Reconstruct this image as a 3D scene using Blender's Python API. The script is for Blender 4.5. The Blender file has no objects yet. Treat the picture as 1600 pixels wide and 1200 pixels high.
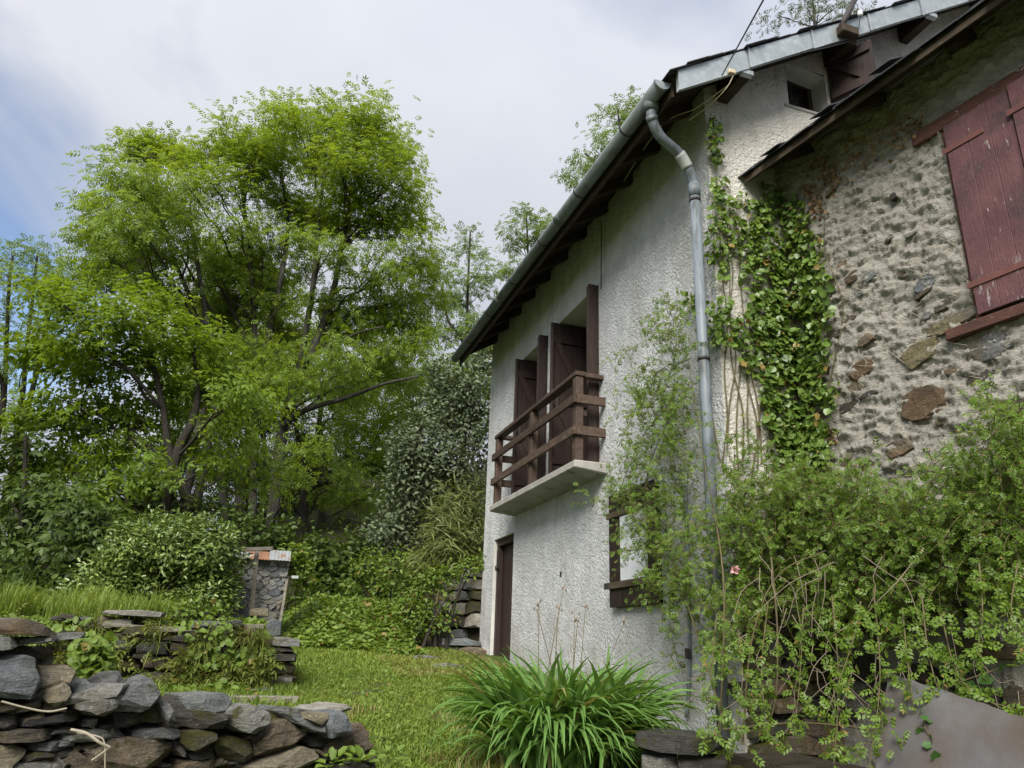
import bpy, bmesh, math, random
import numpy as np
from mathutils import Vector, Matrix, noise as mnoise

scene = bpy.context.scene
# ------------------------------------------------------------------ camera
CAM = np.array([0.0, 0.0, 1.6]); FPX = 1180.0
YAW, PITCH, ROLL = math.radians(18), math.radians(19.4), math.radians(2.0)
_f = np.array([math.sin(YAW)*math.cos(PITCH), math.cos(YAW)*math.cos(PITCH), math.sin(PITCH)])
_r = np.array([math.cos(YAW), -math.sin(YAW), 0.0]); _u = np.cross(_r, _f)
CR = _r*math.cos(ROLL) + _u*math.sin(ROLL); CU = -_r*math.sin(ROLL) + _u*math.cos(ROLL); CF = _f
cd = bpy.data.cameras.new('camera'); cam = bpy.data.objects.new('camera', cd); scene.collection.objects.link(cam)
cd.sensor_fit = 'HORIZONTAL'; cd.sensor_width = 36.0; cd.lens = FPX/1600*36; cd.clip_start = 0.05; cd.clip_end = 2000
cam.matrix_world = Matrix(((CR[0], CU[0], -CF[0], CAM[0]), (CR[1], CU[1], -CF[1], CAM[1]), (CR[2], CU[2], -CF[2], CAM[2]), (0, 0, 0, 1)))
scene.camera = cam
# ------------------------------------------------------------------ sky, sun, exposure
SUN_EL, SUN_AZ = math.radians(41), math.radians(-148)     # azimuth clockwise from +Y
world = bpy.data.worlds.new('World'); scene.world = world; world.use_nodes = True
wn = world.node_tree.nodes; wl = world.node_tree.links; wn.clear()
def wnode(t, **k):
    n = wn.new(t)
    for a, b in k.items(): setattr(n, a, b)
    return n
sky = wnode('ShaderNodeTexSky', sky_type='NISHITA', sun_disc=False)
sky.sun_elevation = SUN_EL; sky.sun_rotation = SUN_AZ; sky.altitude = 900
tc = wnode('ShaderNodeTexCoord'); sep = wnode('ShaderNodeSeparateXYZ'); wl.new(tc.outputs['Generated'], sep.inputs[0])
zz = wnode('ShaderNodeMath', operation='MAXIMUM'); wl.new(sep.outputs[2], zz.inputs[0]); zz.inputs[1].default_value = 0.0
za = wnode('ShaderNodeMath', operation='ADD'); wl.new(zz.outputs[0], za.inputs[0]); za.inputs[1].default_value = 0.25
comb = wnode('ShaderNodeCombineXYZ')
for i in (0, 1):
    d = wnode('ShaderNodeMath', operation='DIVIDE'); wl.new(sep.outputs[i], d.inputs[0]); wl.new(za.outputs[0], d.inputs[1]); wl.new(d.outputs[0], comb.inputs[i])
mp = wnode('ShaderNodeMapping'); mp.inputs['Location'].default_value = (13.93, 4.25, 0.0); wl.new(comb.outputs[0], mp.inputs[0])
n1 = wnode('ShaderNodeTexNoise'); n1.inputs['Scale'].default_value = 1.15; n1.inputs['Detail'].default_value = 7; n1.inputs['Roughness'].default_value = 0.5; n1.inputs['Distortion'].default_value = 0.4
n2 = wnode('ShaderNodeTexNoise'); n2.inputs['Scale'].default_value = 1.7; n2.inputs['Detail'].default_value = 6; n2.inputs['Roughness'].default_value = 0.5
wl.new(mp.outputs[0], n1.inputs['Vector']); wl.new(mp.outputs[0], n2.inputs['Vector'])
r1 = wnode('ShaderNodeMapRange'); r1.inputs[1].default_value = 0.28; r1.inputs[2].default_value = 0.45; wl.new(n1.outputs['Fac'], r1.inputs[0])
r2 = wnode('ShaderNodeMapRange'); r2.inputs[1].default_value = 0.32; r2.inputs[2].default_value = 0.64; wl.new(n2.outputs['Fac'], r2.inputs[0])
cc = wnode('ShaderNodeMix', data_type='RGBA'); cc.inputs['A'].default_value = (0.67, 0.72, 0.83, 1); cc.inputs['B'].default_value = (0.84, 0.865, 0.93, 1); wl.new(r2.outputs[0], cc.inputs['Factor'])
bg1 = wnode('ShaderNodeBackground'); bg1.inputs['Strength'].default_value = 0.10; wl.new(sky.outputs[0], bg1.inputs[0])
bg2 = wnode('ShaderNodeBackground'); wl.new(cc.outputs['Result'], bg2.inputs[0])
lum = wnode('ShaderNodeMapRange'); lum.inputs[1].default_value = 0.0; lum.inputs[2].default_value = 1.0; lum.inputs[3].default_value = 0.29; lum.inputs[4].default_value = 0.55; wl.new(zz.outputs[0], lum.inputs[0]); wl.new(lum.outputs[0], bg2.inputs['Strength'])   # overcast: brighter overhead
mx = wnode('ShaderNodeMixShader'); wl.new(r1.outputs[0], mx.inputs[0]); wl.new(bg1.outputs[0], mx.inputs[1]); wl.new(bg2.outputs[0], mx.inputs[2])
wo = wnode('ShaderNodeOutputWorld'); wl.new(mx.outputs[0], wo.inputs[0])
sd = bpy.data.lights.new('sun', 'SUN'); sd.energy = 3.0; sd.angle = math.radians(32); sd.color = (1.0, 0.96, 0.88)
sun = bpy.data.objects.new('sun', sd); scene.collection.objects.link(sun); sun.location = (-5, -8, 30)
sdir = Vector((math.sin(SUN_AZ)*math.cos(SUN_EL), math.cos(SUN_AZ)*math.cos(SUN_EL), math.sin(SUN_EL)))
sun.rotation_euler = (-sdir).to_track_quat('-Z', 'Y').to_euler()
vs = scene.view_settings; vs.view_transform = 'Standard'; vs.look = 'None'; vs.gamma = 1.0; vs.exposure = 1.08; vs.use_curve_mapping = False
scene.cycles.max_bounces = 6; scene.cycles.diffuse_bounces = 3; scene.cycles.transmission_bounces = 4; scene.cycles.transparent_max_bounces = 8

# ------------------------------------------------------------------ helpers
def ray(px, py): return CF + CR*(px-800)/FPX - CU*(py-600)/FPX
def at(px, py, x=None, y=None, z=None, h=None):
    """a point of the place on a known plane (x=, y=, z=) or at a known horizontal distance h"""
    r = ray(px, py)
    if x is not None: t = x/r[0]
    elif y is not None: t = y/r[1]
    elif z is not None: t = (z-1.6)/r[2]
    else: t = h/math.hypot(r[0], r[1])
    return CAM + r*t
def unit(v):
    v = np.asarray(v, float); return v/np.maximum(np.linalg.norm(v, axis=-1, keepdims=True), 1e-9)

COL = scene.collection
def tag(o, label=None, cat=None, group=None, kind=None):
    if label: o['label'] = label
    if cat: o['category'] = cat
    if group: o['group'] = group
    if kind: o['kind'] = kind
    return o
def empty(name, loc=(0, 0, 0), label=None, cat=None, group=None, kind=None):
    o = bpy.data.objects.new(name, None); o.location = Vector([float(a) for a in loc]); o.empty_display_size = 0.2; COL.objects.link(o)
    return tag(o, label, cat, group, kind)
def link(name, me, mat=None, parent=None, loc=None, label=None, cat=None, group=None, kind=None, rot=None):
    """vertices are given in world space; parents are unrotated Empties, so only their offset is taken off"""
    o = bpy.data.objects.new(name, me); COL.objects.link(o)
    if mat is not None and not me.materials: me.materials.append(mat)
    if parent is not None:
        o.parent = parent
        p = Vector((0, 0, 0)); q = parent
        while q is not None: p += q.location; q = q.parent
        o.location = (Vector([float(a) for a in loc]) if loc is not None else Vector((0, 0, 0))) - p
    elif loc is not None: o.location = Vector([float(a) for a in loc])
    if rot is not None: o.rotation_euler = rot
    return tag(o, label, cat, group, kind)
def quadmesh(name, V, F, smooth=False):
    """V (n,3), F (m,k) arrays of equal-sized faces"""
    V = np.asarray(V, np.float32); F = np.asarray(F, np.int32); k = F.shape[1]
    me = bpy.data.meshes.new(name)
    me.vertices.add(len(V)); me.vertices.foreach_set('co', V.ravel())
    me.loops.add(F.size); me.loops.foreach_set('vertex_index', F.ravel())
    me.polygons.add(len(F)); me.polygons.foreach_set('loop_start', np.arange(0, F.size, k, dtype=np.int32)); me.polygons.foreach_set('loop_total', np.full(len(F), k, np.int32))
    if smooth: me.polygons.foreach_set('use_smooth', np.ones(len(F), bool))
    me.update(calc_edges=True); return me
def pymesh(name, V, F, smooth=False):
    me = bpy.data.meshes.new(name); me.from_pydata([tuple(map(float, v)) for v in V], [], F); me.update()
    if smooth:
        for p in me.polygons: p.use_smooth = True
    return me
def bmmesh(name, bm, smooth=False):
    bmesh.ops.recalc_face_normals(bm, faces=bm.faces[:])
    me = bpy.data.meshes.new(name); bm.to_mesh(me); bm.free()
    if smooth:
        for p in me.polygons: p.use_smooth = True
    return me
def boxbm(bm, a, b, bevel=0.0):
    a = np.minimum(a, b), np.maximum(a, b); lo, hi = a
    vs_ = [bm.verts.new((float(x), float(y), float(z))) for x in (lo[0], hi[0]) for y in (lo[1], hi[1]) for z in (lo[2], hi[2])]
    fs = [bm.faces.new([vs_[i] for i in q]) for q in ((0, 1, 3, 2), (4, 6, 7, 5), (0, 4, 5, 1), (2, 3, 7, 6), (0, 2, 6, 4), (1, 5, 7, 3))]
    bmesh.ops.recalc_face_normals(bm, faces=fs)
    if bevel:
        es = list({e for f in fs for e in f.edges}); bmesh.ops.bevel(bm, geom=es, offset=bevel, segments=1, affect='EDGES')
def box(name, a, b, mat, parent=None, bevel=0.004, **k):
    bm = bmesh.new(); boxbm(bm, np.array(a, float), np.array(b, float), bevel)
    return link(name, bmmesh(name, bm), mat, parent, **k)
def beam(name, p, q, w, t, mat, parent=None, up=(0, 0, 1), bevel=0.004, **k):
    """rectangular timber from p to q, w across (sideways), t along up"""
    p, q = np.array(p, float), np.array(q, float); d = unit(q-p); s = unit(np.cross(d, up)); u = np.cross(s, d)
    bm = bmesh.new(); L = np.linalg.norm(q-p)
    boxbm(bm, np.array([0, -w/2, -t/2]), np.array([L, w/2, t/2]), bevel)
    M = Matrix(((d[0], s[0], u[0], p[0]), (d[1], s[1], u[1], p[1]), (d[2], s[2], u[2], p[2]), (0, 0, 0, 1)))
    bm.transform(M); return link(name, bmmesh(name, bm), mat, parent, **k)
def tube(pts, rad, sides=6, cap=True):
    pts = np.asarray(pts, float); n = len(pts); rad = np.broadcast_to(np.asarray(rad, float), (n,))
    t = np.gradient(pts, axis=0); t = unit(t); ref = np.array([0.31, 0.17, 0.93]);
    if abs(t[0] @ ref) > 0.9: ref = np.array([0.93, 0.2, 0.1])
    a = unit(np.cross(t, ref)); b = np.cross(t, a)
    ang = np.arange(sides)*2*math.pi/sides
    V = pts[:, None, :] + rad[:, None, None]*(a[:, None, :]*np.cos(ang)[None, :, None] + b[:, None, :]*np.sin(ang)[None, :, None])
    V = V.reshape(-1, 3); F = []
    for i in range(n-1):
        for j in range(sides):
            k = (j+1) % sides; F.append((i*sides+j, i*sides+k, (i+1)*sides+k, (i+1)*sides+j))
    return V, np.array(F, int)
def tubes_mesh(name, tubes, smooth=True):
    Vs, Fs, o = [], [], 0
    for V, F in tubes: Vs.append(V); Fs.append(F+o); o += len(V)
    return quadmesh(name, np.concatenate(Vs), np.concatenate(Fs), smooth)
def tubeobj(name, pts, rad, sides, mat, parent=None, **k):
    V, F = tube(pts, rad, sides); F = [tuple(f) for f in F]; n = len(V)
    F += [tuple(range(sides))[::-1], tuple(range(n-sides, n))]
    me = pymesh(name, V, F)
    for p in me.polygons: p.use_smooth = len(p.vertices) == 4
    return link(name, me, mat, parent, **k)
def bez(p0, p1, p2, n):
    t = np.linspace(0, 1, n)[:, None]; return (1-t)**2*p0 + 2*t*(1-t)*p1 + t*t*p2
def spline(pts, n):
    """smooth curve through points"""
    pts = np.asarray(pts, float); m = len(pts); out = []
    P = np.vstack([2*pts[0]-pts[1], pts, 2*pts[-1]-pts[-2]])
    for i in range(m-1):
        a, b, c, d = P[i:i+4]; t = np.linspace(0, 1, n, endpoint=False)[:, None]
        out.append(0.5*((2*b)+(-a+c)*t+(2*a-5*b+4*c-d)*t*t+(-a+3*b-3*c+d)*t**3))
    out.append(pts[-1:]); return np.concatenate(out)

# templates: arrays of quads lying in the xy plane, x along the leaf
def T_rhomb(l=1.0, w=0.5, bend=0.15):
    return np.array([[0, 0, 0], [0.45*l, -w/2*l, 0.03], [l, 0, -bend*l], [0.45*l, w/2*l, 0.03]]), np.array([[0, 1, 2, 3]])
def T_pinnate(pairs=3, ll=0.36, lw=0.36, droop=0.3):
    V, F = [], []
    def leaflet(o, ang, L):
        c, s = math.cos(ang), math.sin(ang); b = len(V)
        for x, y, z in ((0, 0, 0), (0.5, -lw/2, 0.02), (1, 0, -0.12), (0.5, lw/2, 0.02)):
            X, Y = x*L, y*L; V.append([o+c*X-s*Y, s*X+c*Y, z*L-droop*(o+c*X)**2])
        F.append([b, b+1, b+2, b+3])
    for i in range(pairs):
        o = 0.25+0.5*i/max(1, pairs-1) if pairs > 1 else 0.45
        for s in (-1, 1): leaflet(o, s*0.95, ll*(1-0.1*abs(i-pairs/2+0.5)))
    leaflet(0.72, 0.0, ll)
    return np.array(V), np.array(F)
def T_fold(l=1.0, w=0.7):
    """broad leaf of two halves folded at the midrib"""
    return np.array([[0, 0, 0], [0.3*l, -w/2*l, 0.08*l], [0.75*l, -w*0.38*l, 0.04*l], [l, 0, -0.12*l], [0.75*l, w*0.38*l, 0.04*l], [0.3*l, w/2*l, 0.08*l]]), np.array([[0, 1, 2, 3], [0, 3, 4, 5]])
def frames(d, up):
    d = unit(d); s = unit(np.cross(up, d)); u = np.cross(d, s); return np.stack([d, s, u], axis=2)
def scatter(T, pos, dirs, ups, scale):
    V0, F0 = T; R = frames(dirs, ups); n = len(pos); scale = np.broadcast_to(np.asarray(scale, float), (n,))
    V = np.einsum('nij,mj->nmi', R, V0)*scale[:, None, None] + pos[:, None, :]
    F = (F0[None]+(np.arange(n)*len(V0))[:, None, None]).reshape(-1, F0.shape[1])
    return V.reshape(-1, 3), F
def join(parts):
    Vs, Fs, o = [], [], 0
    for V, F in parts: Vs.append(V); Fs.append(F+o); o += len(V)
    return np.concatenate(Vs), np.concatenate(Fs)
def rnd_dirs(rng, n):
    return unit(rng.normal(size=(n, 3)))
def fbm(p, s=1.0, o=4):
    return mnoise.fractal(Vector((p[0]*s, p[1]*s, p[2]*s)), 0.6, 2.0, o)

# ------------------------------------------------------------------ materials
def newmat(name):
    m = bpy.data.materials.new(name); m.use_nodes = True; nt = m.node_tree; nt.nodes.clear()
    out = nt.nodes.new('ShaderNodeOutputMaterial'); b = nt.nodes.new('ShaderNodeBsdfPrincipled'); nt.links.new(b.outputs[0], out.inputs[0])
    return m, nt, b, out
def ND(nt, t, **k):
    n = nt.nodes.new(t)
    for a, b in k.items(): setattr(n, a, b)
    return n
def noise_n(nt, vec, scale, detail=5, rough=0.55, dist=0.0):
    n = ND(nt, 'ShaderNodeTexNoise'); n.inputs['Scale'].default_value = scale; n.inputs['Detail'].default_value = detail; n.inputs['Roughness'].default_value = rough; n.inputs['Distortion'].default_value = dist
    nt.links.new(vec, n.inputs['Vector']); return n.outputs['Fac']
def rng_n(nt, v, a, b, c=0.0, d=1.0):
    r = ND(nt, 'ShaderNodeMapRange'); r.inputs[1].default_value = a; r.inputs[2].default_value = b; r.inputs[3].default_value = c; r.inputs[4].default_value = d
    nt.links.new(v, r.inputs[0]); return r.outputs[0]
def mix_n(nt, f, a, b, mode='MIX'):
    m = ND(nt, 'ShaderNodeMix', data_type='RGBA', blend_type=mode)
    for s, v in (('Factor', f), ('A', a), ('B', b)):
        if isinstance(v, (tuple, list)): m.inputs[s].default_value = (*v[:3], 1)
        elif isinstance(v, (int, float)): m.inputs[s].default_value = v
        else: nt.links.new(v, m.inputs[s])
    return m.outputs['Result']
def math_n(nt, op, a, b=None):
    m = ND(nt, 'ShaderNodeMath', operation=op)
    for i, v in enumerate((a, b)):
        if v is None: continue
        if isinstance(v, (int, float)): m.inputs[i].default_value = v
        else: nt.links.new(v, m.inputs[i])
    return m.outputs[0]
def coord(nt, stretch=(1, 1, 1), world_space=True, rot=(0, 0, 0)):
    if world_space: c = ND(nt, 'ShaderNodeNewGeometry').outputs['Position']
    else: c = ND(nt, 'ShaderNodeTexCoord').outputs['Object']
    if stretch != (1, 1, 1) or rot != (0, 0, 0):
        m = ND(nt, 'ShaderNodeMapping'); m.inputs['Scale'].default_value = stretch; m.inputs['Rotation'].default_value = rot; nt.links.new(c, m.inputs[0]); c = m.outputs[0]
    return c
def bump_n(nt, b, h, strength=0.5, dist=0.02):
    n = ND(nt, 'ShaderNodeBump'); n.inputs['Strength'].default_value = strength; n.inputs['Distance'].default_value = dist
    nt.links.new(h, n.inputs['Height']); nt.links.new(n.outputs[0], b.inputs['Normal'])
def simple(name, c1, c2, scale=8.0, rough=0.8, c3=None, s3=40.0, f3=(0.55, 0.7), stretch=(1, 1, 1), bump=0.4, bscale=None, bdist=0.01, metal=0.0, spec=0.3, rot=(0, 0, 0), tint=0.0, world_space=True):
    m, nt, b, out = newmat(name); v = coord(nt, stretch, world_space, rot)
    f = noise_n(nt, v, scale); col = mix_n(nt, rng_n(nt, f, 0.3, 0.7), c1, c2)
    if c3: col = mix_n(nt, rng_n(nt, noise_n(nt, v, s3), *f3), col, c3)
    if tint:
        oi = ND(nt, 'ShaderNodeObjectInfo').outputs['Random']
        col = mix_n(nt, 1.0, col, mix_n(nt, oi, (1-tint,)*3, (1+tint*0.6,)*3), 'MULTIPLY')
    nt.links.new(col, b.inputs['Base Color']); b.inputs['Roughness'].default_value = rough; b.inputs['Metallic'].default_value = metal; b.inputs['Specular IOR Level'].default_value = spec
    if bump: bump_n(nt, b, noise_n(nt, v, bscale or scale*4, 6, 0.6), bump, bdist)
    return m
def leafmat(name, dark, light, trans=0.35, rough=0.5, spec=0.35, nscale=0.8, tcol=None, old=0.0):
    m, nt, b, out = newmat(name); g = ND(nt, 'ShaderNodeNewGeometry')
    f = math_n(nt, 'ADD', math_n(nt, 'MULTIPLY', g.outputs['Random Per Island'], 0.6), math_n(nt, 'MULTIPLY', rng_n(nt, noise_n(nt, g.outputs['Position'], nscale, 3), 0.3, 0.7), 0.4))
    col = mix_n(nt, f, dark, light)
    if old:
        col = mix_n(nt, math_n(nt, 'GREATER_THAN', math_n(nt, 'FRACT', math_n(nt, 'MULTIPLY', g.outputs['Random Per Island'], 37.7)), 1-old), col, (0.26, 0.19, 0.06))      # yellowed leaves
    nt.links.new(col, b.inputs['Base Color'])
    b.inputs['Roughness'].default_value = rough; b.inputs['Specular IOR Level'].default_value = spec
    t = ND(nt, 'ShaderNodeBsdfTranslucent'); nt.links.new(mix_n(nt, 1.0, col, tcol or (1.5, 1.35, 0.6), 'MULTIPLY'), t.inputs[0])
    mx_ = ND(nt, 'ShaderNodeMixShader'); mx_.inputs[0].default_value = trans
    nt.links.new(b.outputs[0], mx_.inputs[1]); nt.links.new(t.outputs[0], mx_.inputs[2]); nt.links.new(mx_.outputs[0], out.inputs[0])
    return m
M = {}
def roughcast(name, base, dark, stain, warm=0.0):
    m, nt, b, out = newmat(name); v = coord(nt)
    big = noise_n(nt, v, 0.9, 4); mid = noise_n(nt, v, 6, 5)
    col = mix_n(nt, rng_n(nt, mid, 0.35, 0.7), dark, base)
    col = mix_n(nt, rng_n(nt, big, 0.55, 0.75, 0, 0.6), col, stain)
    vs2 = coord(nt, (3.0, 3.0, 0.45)); streak = noise_n(nt, vs2, 1.3, 7, 0.62, 0.5)          # rain streaks running down
    col = mix_n(nt, rng_n(nt, streak, 0.52, 0.80, 0, 0.6), col, (0.27, 0.26, 0.225))
    spz = ND(nt, 'ShaderNodeSeparateXYZ'); nt.links.new(v, spz.inputs[0])
    damp = math_n(nt, 'MULTIPLY', rng_n(nt, spz.outputs[2], 2.3, 1.2), rng_n(nt, noise_n(nt, v, 2.2, 6, 0.6), 0.38, 0.62)); col = mix_n(nt, math_n(nt, 'MULTIPLY', damp, 0.75), col, (0.25, 0.225, 0.165))   # damp, earth-splashed foot
    sp = noise_n(nt, v, 70, 3); col = mix_n(nt, rng_n(nt, sp, 0.55, 0.68, 0, 0.45), col, (0.25, 0.245, 0.235))
    nt.links.new(col, b.inputs['Base Color']); b.inputs['Roughness'].default_value = 0.92; b.inputs['Specular IOR Level'].default_value = 0.15
    vo = ND(nt, 'ShaderNodeTexVoronoi'); vo.inputs['Scale'].default_value = 34; vo.inputs['Randomness'].default_value = 1.0
    wob = ND(nt, 'ShaderNodeTexNoise'); wob.inputs['Scale'].default_value = 18; nt.links.new(v, wob.inputs['Vector'])
    wv = ND(nt, 'ShaderNodeVectorMath', operation='MULTIPLY_ADD'); nt.links.new(wob.outputs['Color'], wv.inputs[0]); wv.inputs[1].default_value = (0.06,)*3; nt.links.new(v, wv.inputs[2])
    nt.links.new(wv.outputs[0], vo.inputs['Vector'])
    h = math_n(nt, 'ADD', math_n(nt, 'MULTIPLY', math_n(nt, 'MULTIPLY', vo.outputs['Distance'], rng_n(nt, noise_n(nt, v, 3.0, 3), 0.3, 0.7, 0.3, 1.3)), -0.9), math_n(nt, 'MULTIPLY', noise_n(nt, v, 22, 7, 0.72), 2.0))
    bump_n(nt, b, h, 0.85, 0.022); return m
M['render'] = roughcast('roughcast_white', (0.66, 0.67, 0.68), (0.50, 0.51, 0.52), (0.46, 0.45, 0.43))
M['render_gable'] = roughcast('roughcast_gable', (0.70, 0.675, 0.62), (0.56, 0.535, 0.48), (0.50, 0.42, 0.29))
M['plaster'] = simple('smooth_plaster', (0.62, 0.61, 0.58), (0.48, 0.47, 0.44), 5, bump=0.3, bdist=0.004)
M['wood'] = simple('stained_wood', (0.040, 0.024, 0.020), (0.024, 0.015, 0.013), 3, 0.6, (0.068, 0.043, 0.034), 9, (0.55, 0.75), (9, 9, 0.8), 0.35, 14, 0.004, tint=0.35)
M['rail'] = simple('rail_wood', (0.082, 0.053, 0.038), (0.045, 0.030, 0.023), 3, 0.65, (0.15, 0.105, 0.075), 8, (0.55, 0.75), (6, 1.2, 6), 0.35, 12, 0.004, tint=0.25)
M['darkwood'] = simple('old_dark_wood', (0.030, 0.020, 0.014), (0.055, 0.038, 0.026), 4, 0.8, stretch=(3, 3, 3), bump=0.5)
M['oldboard'] = simple('weathered_boards', (0.10, 0.075, 0.05), (0.045, 0.032, 0.022), 3, 0.85, (0.20, 0.15, 0.08), 6, (0.6, 0.75), (4, 1, 8), 0.6, 10, 0.01, tint=0.4)
M['greywood'] = simple('grey_weathered_wood', (0.22, 0.20, 0.17), (0.12, 0.105, 0.085), 5, 0.85, (0.30, 0.27, 0.22), 14, (0.55, 0.7), (1.5, 6, 6), 0.6, 12, 0.008, tint=0.3)
M['zinc'] = simple('zinc_sheet', (0.40, 0.44, 0.46), (0.30, 0.335, 0.355), 5, 0.42, (0.47, 0.50, 0.51), 16, (0.5, 0.7), bump=0.06, metal=0.55, spec=0.5, tint=0.12)
M['gutter'] = simple('painted_gutter', (0.150, 0.175, 0.178), (0.110, 0.130, 0.132), 6, 0.5, (0.07, 0.08, 0.075), 4, (0.50, 0.68), (3, 1, 3), 0.08, spec=0.45)
M['pipe'] = simple('pvc_pipe', (0.185, 0.215, 0.245), (0.140, 0.165, 0.19), 5, 0.5, (0.085, 0.09, 0.09), 5, (0.52, 0.68), (4, 4, 0.7), 0.05, spec=0.4)
M['pipelight'] = simple('pale_pvc', (0.50, 0.52, 0.51), (0.42, 0.44, 0.43), 9, 0.5, bump=0.05)
M['slate'] = simple('roof_slate', (0.055, 0.058, 0.066), (0.035, 0.035, 0.04), 12, 0.6, (0.09, 0.085, 0.07), 30, bump=0.4, tint=0.3)
M['concrete'] = simple('concrete', (0.36, 0.35, 0.32), (0.25, 0.24, 0.22), 4, 0.9, (0.14, 0.135, 0.12), 7, (0.58, 0.72), bump=0.4, bscale=45, bdist=0.006)
M['cement'] = simple('cement_board', (0.125, 0.122, 0.124), (0.060, 0.058, 0.060), 3.5, 0.9, (0.080, 0.062, 0.050), 1.9, (0.46, 0.64), bump=0.5, bscale=28, bdist=0.006)
M['iron'] = simple('black_iron', (0.03, 0.03, 0.03), (0.05, 0.04, 0.035), 20, 0.6, bump=0.2)
M['black'] = simple('black_plastic', (0.02, 0.02, 0.022), (0.03, 0.03, 0.03), 20, 0.5, bump=0.0)
M['cream'] = simple('cream_plastic', (0.55, 0.47, 0.33), (0.45, 0.38, 0.26), 20, 0.5, bump=0.0)
M['white'] = simple('white_panel', (0.74, 0.76, 0.80), (0.68, 0.70, 0.74), 4, 0.35, bump=0.02, spec=0.5)
M['dark'] = simple('painted_room_shade', (0.02, 0.018, 0.016), (0.03, 0.027, 0.024), 4, 0.9, bump=0.0)
# ------------------------------------------------------------------ the ground
def sst(v, a, b):
    t = np.clip((np.asarray(v, float)-a)/(b-a), 0, 1); return t*t*(3-2*t)
def gz(x, y):
    x = np.asarray(x, float); y = np.asarray(y, float)
    z = np.interp(y, [-80, -5, 0, 2, 3.5, 4.5, 5.5, 7.5, 9.5, 11.5, 14, 20, 30, 60, 140, 400], [-1.5, -.2, 0, .25, .62, .88, 1.0, 1.2, 1.38, 1.55, 1.75, 2.2, 3.2, 6.5, 14, 30])
    z = z + 0.42*sst(y, 7.72, 7.95)*sst(x, .45, .15)*sst(y, 11.2, 9.2)               # terrace behind the ruined wall
    line = 3.55 - 0.42*(y-11.7)                                                    # bank held by the retaining wall behind the house
    z = z + 1.15*sst(x-line, -0.05, 0.25)*sst(y, 11.75, 12.0)
    z = z + 0.17*np.maximum(0, y-16)*sst(x, -6, 6)*np.where(y < 90, 1, 90/np.maximum(y, 1))
    return z
def grid_axis(fine0, fine1, step, far):
    a = list(np.arange(fine0, fine1+1e-6, step)); s = step; v = fine1
    while v < far: s *= 1.22; v += s; a.append(v)
    s = step; v = fine0; b = []
    while v > -far: s *= 1.22; v -= s; b.append(v)
    return np.array(b[::-1]+a)
gx, gy = grid_axis(-4, 5, 0.12, 380), grid_axis(0, 15, 0.12, 380)
GX, GY = np.meshgrid(gx, gy); GZ = gz(GX, GY)
rngg = np.random.default_rng(3)
near = sst(np.hypot(GX, GY-6), 40, 12)
GZ = GZ + near*rngg.normal(0, 0.012, GX.shape) + (1-near)*0
nx, ny = len(gx), len(gy); ii = np.arange(nx*ny).reshape(ny, nx)
F = np.stack([ii[:-1, :-1], ii[:-1, 1:], ii[1:, 1:], ii[1:, :-1]], -1).reshape(-1, 4)
mg, nt, b, out = newmat('turf_and_soil'); v = coord(nt)
c = mix_n(nt, rng_n(nt, noise_n(nt, v, 2.2, 5), 0.35, 0.65), (0.055, 0.085, 0.018), (0.085, 0.11, 0.03))
c = mix_n(nt, rng_n(nt, noise_n(nt, v, 0.7, 5), 0.5, 0.65), c, (0.06, 0.05, 0.028))
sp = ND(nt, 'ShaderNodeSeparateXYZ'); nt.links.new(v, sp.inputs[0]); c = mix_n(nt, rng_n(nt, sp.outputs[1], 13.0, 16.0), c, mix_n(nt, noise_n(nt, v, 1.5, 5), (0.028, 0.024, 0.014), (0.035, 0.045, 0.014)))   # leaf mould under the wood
nt.links.new(c, b.inputs['Base Color']); b.inputs['Roughness'].default_value = 0.95; b.inputs['Specular IOR Level'].default_value = 0.1
bump_n(nt, b, noise_n(nt, v, 30, 5, 0.7), 0.6, 0.03)
link('ground', quadmesh('ground', np.stack([GX, GY, GZ], -1).reshape(-1, 3), F, True), mg, kind='structure', label='grassy sloping ground rising towards the wood')

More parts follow.
